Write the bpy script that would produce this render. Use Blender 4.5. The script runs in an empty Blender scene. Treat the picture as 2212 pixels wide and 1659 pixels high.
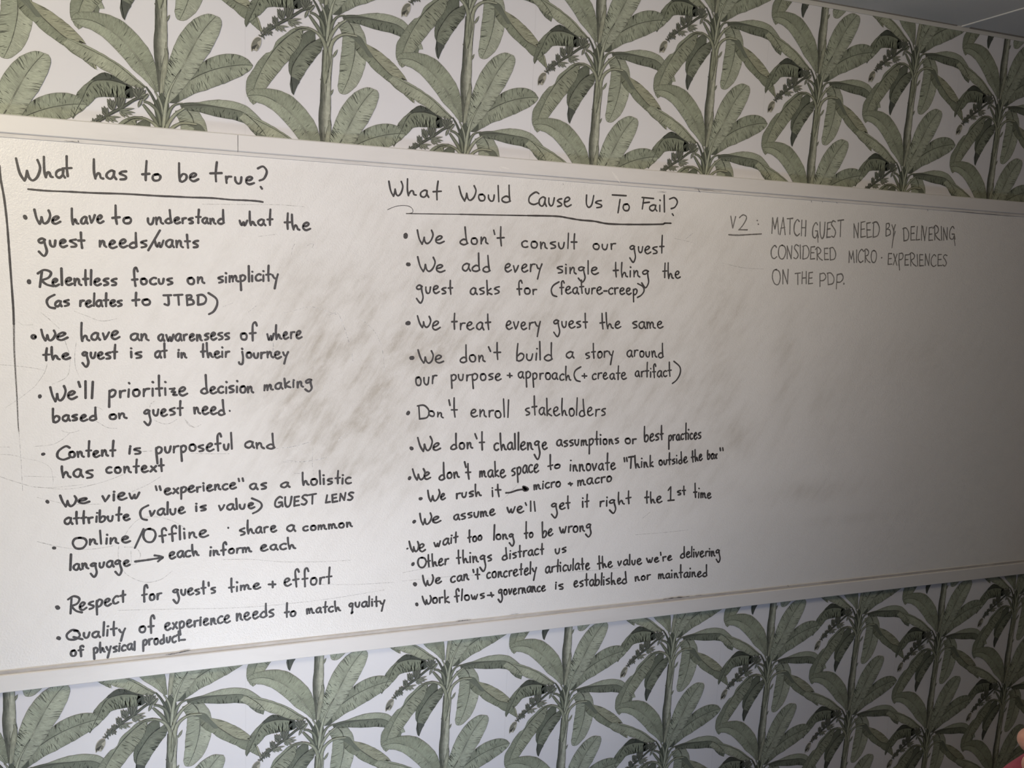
import bpy, bmesh, math, random
from mathutils import Vector, Matrix
D = bpy.data; SC = bpy.context.scene; COL = SC.collection
random.seed(11)
# ---------------------------------------------------------------- camera, world, lights, exposure
CEIL = 2.6
cam = D.objects.new('camera', D.cameras.new('camera')); COL.objects.link(cam)
cam.data.sensor_width = 36.0; cam.data.lens = 36.0 * 1879.8261 / 2212.0; cam.data.clip_start = 0.02
right, up, back, loc = [(0.9374933, -0.3455033, 0.0416396), (0.0094286, 0.1448263, 0.9894122), (-0.3478757, -0.9271746, 0.1390313), (-0.05416, -2.081861, 1.855359)]
M = Matrix(((right[0], up[0], back[0]), (right[1], up[1], back[1]), (right[2], up[2], back[2]))).to_4x4()
M.translation = Vector(loc); cam.matrix_world = M
SC.camera = cam
SC.view_settings.view_transform = 'Standard'; SC.view_settings.look = 'None'
SC.view_settings.gamma = 1.0; SC.view_settings.use_curve_mapping = False
SC.view_settings.exposure = 0.0
SC.cycles.use_denoising = True
SC.cycles.max_bounces = 6
w = D.worlds.new('world'); SC.world = w; w.use_nodes = True
w.node_tree.nodes['Background'].inputs[0].default_value = (0.62, 0.62, 0.66, 1); w.node_tree.nodes['Background'].inputs[1].default_value = 0.1

def area(name, loc, target, sx, sy, power, col, spread=180):
    l = D.lights.new(name, 'AREA'); l.shape = 'RECTANGLE'; l.size = sx; l.size_y = sy; l.energy = power; l.color = col; l.spread = math.radians(spread)
    o = D.objects.new(name, l); COL.objects.link(o); o.location = loc
    o.rotation_euler = (Vector(target) - Vector(loc)).to_track_quat('-Z', 'Y').to_euler(); return o
def lamp(name, loc, target, sx, sy, p, rgb, spread=180):
    m = max(rgb); return area(name, loc, target, sx, sy, p * m, tuple(v / m for v in rgb), spread)
lamp('ceiling_lamp_light', (-0.9, -1.5, 2.5), (-0.5, 0, 1.7), .5, .5, 25, (.90, .81, .62))
lamp('mid_fill_light', (0.3, -1.1, 2.5), (0.4, 0, 1.5), .3, .3, 8, (.214, .209, .255))  # added overhead fill for the middle of the board, no fixture
lamp('right_fill_light', (1.1, -1.3, 2.5), (1.3, 0, 1.9), .3, .3, 8, (.235, .198, .14), 110)  # added overhead fill for the right half, no fixture
lamp('window_light', (0.2, -3.3, 1.8), (0.8, 0, 1.2), .8, .8, 20, (.07, .03, .03))
lamp('window_beam_light', (0.2, -3.3, 1.5), (0.3, 0, 1.3), .8, .8, 20, (.105, .101, .108), 50)
lamp('low_warm_fill', (0.0, -1.4, 0.15), (0.2, 0, 1.0), .8, .3, 10, (.165, .115, .04), 80)  # added warm fill near the floor, no real source there
lamp('low_daylight_fill', (0.0, -1.4, 0.15), (0.3, 0, 1.1), .8, .3, 10, (.208, .38, .64), 120)  # unseen fill near the floor, stands in for bounced daylight
lamp('glint_light', (-0.50, -3.3, 2.04), (-0.2, 0, 1.9), .22, .22, 2.2, (1, .97, .92))  # small unseen light added to put a glint on the board


# ---------------------------------------------------------------- materials
def mat(name, col, rough=0.6, spec=0.5):
    m = D.materials.new(name); m.use_nodes = True; b = m.node_tree.nodes['Principled BSDF']
    b.inputs['Base Color'].default_value = (*col, 1); b.inputs['Roughness'].default_value = rough
    b.inputs['Specular IOR Level'].default_value = spec; return m
class NT:
    def __init__(s, m): s.t = m.node_tree; s.n = s.t.nodes; s.b = s.n['Principled BSDF']
    def new(s, ty, **kw):
        n = s.n.new(ty)
        for k, v in kw.items(): setattr(n, k, v)
        return n
    def link(s, a, b): s.t.links.new(a, b)
    def noise(s, vec, scale, detail=3, rough=.5):
        n = s.new('ShaderNodeTexNoise'); n.inputs['Scale'].default_value = scale; n.inputs['Detail'].default_value = detail; n.inputs['Roughness'].default_value = rough
        s.link(vec, n.inputs['Vector']); return n.outputs['Fac']
    def ramp(s, f, a, b, c=0., d=1.):
        n = s.new('ShaderNodeMapRange'); n.inputs[1].default_value = a; n.inputs[2].default_value = b; n.inputs[3].default_value = c; n.inputs[4].default_value = d
        s.link(f, n.inputs[0]); return n.outputs[0]
    def math(s, op, a, b):
        n = s.new('ShaderNodeMath', operation=op)
        for i, v in enumerate((a, b)):
            if isinstance(v, (int, float)): n.inputs[i].default_value = v
            else: s.link(v, n.inputs[i])
        return n.outputs[0]
    def mix(s, f, a, b):
        n = s.new('ShaderNodeMix', data_type='RGBA')
        for i, v in ((0, f), (6, a), (7, b)):
            if isinstance(v, (int, float)): n.inputs[i].default_value = v
            elif isinstance(v, tuple): n.inputs[i].default_value = (*v, 1)
            else: s.link(v, n.inputs[i])
        return n.outputs[2]
    def mapping(s, vec, sc=(1, 1, 1), rot=(0, 0, 0)):
        n = s.new('ShaderNodeMapping'); n.inputs['Scale'].default_value = sc; n.inputs['Rotation'].default_value = rot; s.link(vec, n.inputs[0]); return n.outputs[0]
    def bump(s, h, strength, dist):
        n = s.new('ShaderNodeBump'); n.inputs['Strength'].default_value = strength; n.inputs['Distance'].default_value = dist; s.link(h, n.inputs['Height']); s.link(n.outputs[0], s.b.inputs['Normal'])

# wallpaper ground
m_paper = mat('wallpaper_ground', (.74, .735, .755), .65, .3); t = NT(m_paper)
co = t.new('ShaderNodeTexCoord').outputs['Object']
t.link(t.mix(t.ramp(t.noise(co, 3.0), .3, .7), (.72, .712, .735), (.76, .757, .775)), t.b.inputs['Base Color'])
t.bump(t.noise(co, 900, 2), .15, .0004)
# printed plants: colour attribute modulated by painted strokes along / across each leaf
m_print = mat('wallpaper_print', (.3, .33, .22), .62, .3); t = NT(m_print)
at = t.new('ShaderNodeAttribute', attribute_name='ink').outputs['Color']; uv = t.new('ShaderNodeUVMap').outputs[0]
co = t.new('ShaderNodeTexCoord').outputs['Object']
f1 = t.ramp(t.noise(t.mapping(uv, (.42, 1.3, 1)), 1.0, 3, .6), .25, .75, .78, 1.2)
f2 = t.ramp(t.noise(co, 38, 3, .6), .3, .7, .86, 1.13)
f = t.math('MULTIPLY', f1, f2)
v = t.new('ShaderNodeVectorMath', operation='SCALE'); t.link(at, v.inputs[0]); t.link(f, v.inputs['Scale']); t.link(v.outputs[0], t.b.inputs['Base Color'])
# board surface
m_board = mat('board_enamel', (.78, .765, .75), .28, .36); t = NT(m_board)
co = t.new('ShaderNodeTexCoord').outputs['Object']; dirt = t.new('ShaderNodeAttribute', attribute_name='dirt').outputs['Fac']
st = t.noise(t.mapping(t.mapping(co, (1, 1, 1), (0, 1.05, 0)), (5, 1, 34)), 1.0, 5, .6)
sp = t.noise(t.mapping(t.mapping(co, (1, 1, 1), (0, .8, 0)), (10, 1, 22)), 1.0, 7, .68)
k = t.math('ADD', t.math('MULTIPLY', t.ramp(st, .40, .70), t.ramp(sp, .35, .7)), t.math('MULTIPLY', t.ramp(sp, .35, .75), .35))
k = t.math('MULTIPLY', k, dirt)
k = t.math('MULTIPLY', k, .72); k = t.math('ADD', k, t.math('MULTIPLY', dirt, .28)); g = t.math('MULTIPLY', t.ramp(t.noise(co, 7, 7, .7), .5, .8), .06)
k = t.math('ADD', k, g)
c = t.mix(k, (.84, .825, .805), (.50, .465, .415))
fine = t.ramp(t.noise(t.mapping(t.mapping(co, (1, 1, 1), (0, 1.0, 0)), (14, 1, 220)), 1.0, 5, .7), .56, .75, 0, .22)
c = t.mix(fine, c, (.9, .885, .87))
t.link(c, t.b.inputs['Base Color'])
t.link(t.ramp(k, 0, .6, .27, .5), t.b.inputs['Roughness'])
t.bump(t.noise(co, 300, 2, .5), .8, .0012)
m_rail = mat('rail_plastic', (.74, .72, .70), .42, .45); t = NT(m_rail)
co = t.new('ShaderNodeTexCoord').outputs['Object']
sm = t.ramp(t.noise(t.mapping(co, (5, 5, 20)), 1.0, 5, .65), .5, .8, 0, .35)
t.link(t.mix(sm, (.75, .73, .71), (.60, .58, .56)), t.b.inputs['Base Color'])
m_lip = mat('rail_lip_dark', (.5, .46, .42), .5, .4); t = NT(m_lip)  # mottled darker tone for the bottom rail lip
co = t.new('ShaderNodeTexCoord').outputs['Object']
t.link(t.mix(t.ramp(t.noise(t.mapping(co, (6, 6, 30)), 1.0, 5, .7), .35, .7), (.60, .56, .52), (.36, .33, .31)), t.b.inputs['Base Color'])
m_lip2 = mat('rail_lip_pale', (.70, .68, .66), .45, .4); t = NT(m_lip2)
co = t.new('ShaderNodeTexCoord').outputs['Object']
t.link(t.mix(t.ramp(t.noise(t.mapping(co, (4, 6, 30)), 1.0, 5, .7), .5, .8), (.70, .68, .655), (.45, .43, .41)), t.b.inputs['Base Color'])
m_ink = mat('marker_ink', (.035, .032, .033), .45, .4); t = NT(m_ink)
co = t.new('ShaderNodeTexCoord').outputs['Object']
t.link(t.mix(t.ramp(t.noise(co, 420, 3), .45, .8), (.052, .048, .049), (.12, .11, .10)), t.b.inputs['Base Color'])
m_dry = mat('marker_ink_drying', (.08, .075, .07), .5, .4); t = NT(m_dry)
co = t.new('ShaderNodeTexCoord').outputs['Object']
t.link(t.mix(t.ramp(t.noise(t.mapping(co, (1, 1, 1)), 650, 3), .42, .62), (.06, .055, .052), (.42, .40, .38)), t.b.inputs['Base Color'])
m_ghost = mat('wiped_marker_trace', (.47, .455, .44), .5, .3); t = NT(m_ghost)
co = t.new('ShaderNodeTexCoord').outputs['Object']
t.link(t.mix(t.ramp(t.noise(co, 300, 3), .35, .6), (.40, .385, .37), (.72, .705, .69)), t.b.inputs['Base Color'])
m_ceil = mat('ceiling_paint', (.72, .70, .655), .9, .2); t = NT(m_ceil)
co = t.new('ShaderNodeTexCoord').outputs['Object']; t.bump(t.noise(co, 260, 3), .3, .0008)
m_joint = mat('ceiling_joint_paint', (.80, .78, .74), .8, .2)
m_strip = mat('caulk_strip_paint', (.62, .61, .575), .7, .3)
m_gap = mat('dark_gap', (.26, .245, .22), .9, .1)
m_wall = mat('wall_paint', (.55, .53, .5), .85, .2)
m_floor = mat('floor_boards', (.22, .16, .11), .5, .4)
m_seam = mat('paper_seam', (.67, .665, .68), .8, .2)
m_tape = mat('old_tape', (.86, .84, .81), .22, .5)
m_dark = mat('marker_smear_dark', (.09, .085, .085), .6, .3)

# ---------------------------------------------------------------- helpers
def link(o, parent=None):
    COL.objects.link(o)
    if parent: o.parent = parent
    return o
def mesh(name, V, F, m, parent=None, kind=None, smooth=False):
    me = D.meshes.new(name); me.from_pydata(V, [], F); me.materials.append(m)
    if smooth: me.polygons.foreach_set('use_smooth', [True] * len(me.polygons))
    o = D.objects.new(name, me); link(o, parent)
    if kind: o['kind'] = kind
    return o
def box(x0, x1, y0, y1, z0, z1):
    V = [(x, y, z) for x in (x0, x1) for y in (y0, y1) for z in (z0, z1)]
    return V, [(0, 1, 3, 2), (4, 6, 7, 5), (0, 4, 5, 1), (2, 3, 7, 6), (0, 2, 6, 4), (1, 5, 7, 3)]
def boxo(name, b, m, parent=None, kind=None, bevel=0):
    V, F = box(*b); o = mesh(name, V, F, m, parent, kind)
    if bevel:
        bm = bmesh.new(); bm.from_mesh(o.data); bmesh.ops.bevel(bm, geom=bm.edges[:], offset=bevel, segments=2, affect='EDGES'); bm.to_mesh(o.data); bm.free()
    return o
def catmull(P, n=6):
    if len(P) < 3: return list(P)
    Q = [P[0]] + list(P) + [P[-1]]; out = []
    for i in range(1, len(Q) - 2):
        a, b, c, d = Q[i - 1:i + 3]
        for k in range(n):
            t = k / n; t2 = t * t; t3 = t2 * t
            out.append(tuple(.5 * (2 * b[j] + (c[j] - a[j]) * t + (2 * a[j] - 5 * b[j] + 4 * c[j] - d[j]) * t2 + (3 * b[j] - a[j] - 3 * c[j] + d[j]) * t3) for j in range(2)))
    out.append(tuple(P[-1])); return out
def ribbon(V, F, P, wd, y, taper=False, cap=True):
    """flat stroke in the wall plane; P in metres (x, z), wd = full width or list of widths"""
    Q = [P[0]]
    for p in P[1:]:
        if (p[0] - Q[-1][0]) ** 2 + (p[1] - Q[-1][1]) ** 2 > 1e-9: Q.append(p)
    if len(Q) < 2: return
    n = len(Q); base = len(V); W = wd if isinstance(wd, list) else [wd] * n
    if len(W) != n: W = [W[min(len(W) - 1, int(i * len(W) / n))] for i in range(n)]
    for i, p in enumerate(Q):
        a = Q[max(0, i - 1)]; b = Q[min(n - 1, i + 1)]; dx, dz = b[0] - a[0], b[1] - a[1]; l = math.hypot(dx, dz) or 1
        nx, nz = -dz / l, dx / l; h = W[i] / 2
        if taper: h *= min(1, .25 + 2.2 * min(i, n - 1 - i) / n)
        V.append((p[0] + nx * h, y, p[1] + nz * h)); V.append((p[0] - nx * h, y, p[1] - nz * h))
    for i in range(n - 1): F.append((base + 2 * i, base + 2 * i + 1, base + 2 * i + 3, base + 2 * i + 2))
    if cap and not taper:
        for e, q in ((0, 1), (n - 1, n - 2)):
            p = Q[e]; o = Q[q]; a0 = math.atan2(p[1] - o[1], p[0] - o[0]); h = W[e] / 2; b = len(V); V.append((p[0], y, p[1]))
            for k in range(6): an = a0 - math.pi / 2 + math.pi * k / 5; V.append((p[0] + h * math.cos(an), y, p[1] + h * math.sin(an)))
            for k in range(5): F.append((b, b + 1 + k, b + 2 + k))
def disc(V, F, x, z, r, y, n=14, wob=.12):
    b = len(V); V.append((x, y, z)); ph = random.random() * 6
    for k in range(n): a = k / n * math.tau; rr = r * (1 + wob * math.sin(2 * a + ph) + .06 * random.uniform(-1, 1)); V.append((x + rr * math.cos(a), y, z + rr * math.sin(a)))
    for k in range(n): F.append((b, b + 1 + k, b + 1 + (k + 1) % n))

# ---------------------------------------------------------------- room shell
XL, XR, YB = -1.9, 3.9, -3.45
wall_back = boxo('wall_back', (XL, XR, 0, .1, 0, CEIL), m_paper, kind='structure')
c1, c2 = (2.0977, -0.0047), (2.0946, -0.2114)
ceiling = boxo('ceiling', (XL, XR, YB, 0, CEIL, CEIL + .08), m_ceil, kind='structure')
dx, dy = c2[0] - c1[0], c2[1] - c1[1]; l = math.hypot(dx, dy); dx /= l; dy /= l; e_ = (c1[0] + dx * 2.2, c1[1] + dy * 2.2); h = .0035
V = []
for p in (c1, e_):
    for s in (-1, 1):
        for z in (0, -.003): V.append((p[0] - dy * h * s, p[1] + dx * h * s, CEIL + z))
mesh('ceiling_joint', V, [(0, 1, 3, 2), (4, 6, 7, 5), (0, 4, 5, 1), (2, 3, 7, 6), (0, 2, 6, 4), (1, 5, 7, 3)], m_joint, ceiling)
boxo('trim_1', (XL, XR, -.0025, 0, CEIL - .0135, CEIL), m_strip, kind='structure')
boxo('shadow_gap', (XL, c1[0] - .02, -.0055, -.0026, CEIL - .0022, CEIL - .0001), m_gap, ceiling)
boxo('shadow_gap', (c1[0] + .03, XR, -.0065, -.0026, CEIL - .003, CEIL - .0001), m_gap, ceiling)

boxo('floor', (XL, XR, YB, 0, -.08, 0), m_floor, kind='structure')
boxo('wall_left', (XL - .1, XL, YB, .1, 0, CEIL), m_wall, kind='structure')
boxo('wall_right', (XR, XR + .1, YB, .1, 0, CEIL), m_wall, kind='structure')
for b_ in ((XL, -1.3, YB - .1, YB, 0, CEIL), (1.0, XR, YB - .1, YB, 0, CEIL), (-1.3, 1.0, YB - .1, YB, 2.3, CEIL), (-1.3, 1.0, YB - .1, YB, 0, .25)):
    boxo('wall_front', b_, m_wall, kind='structure')


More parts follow.
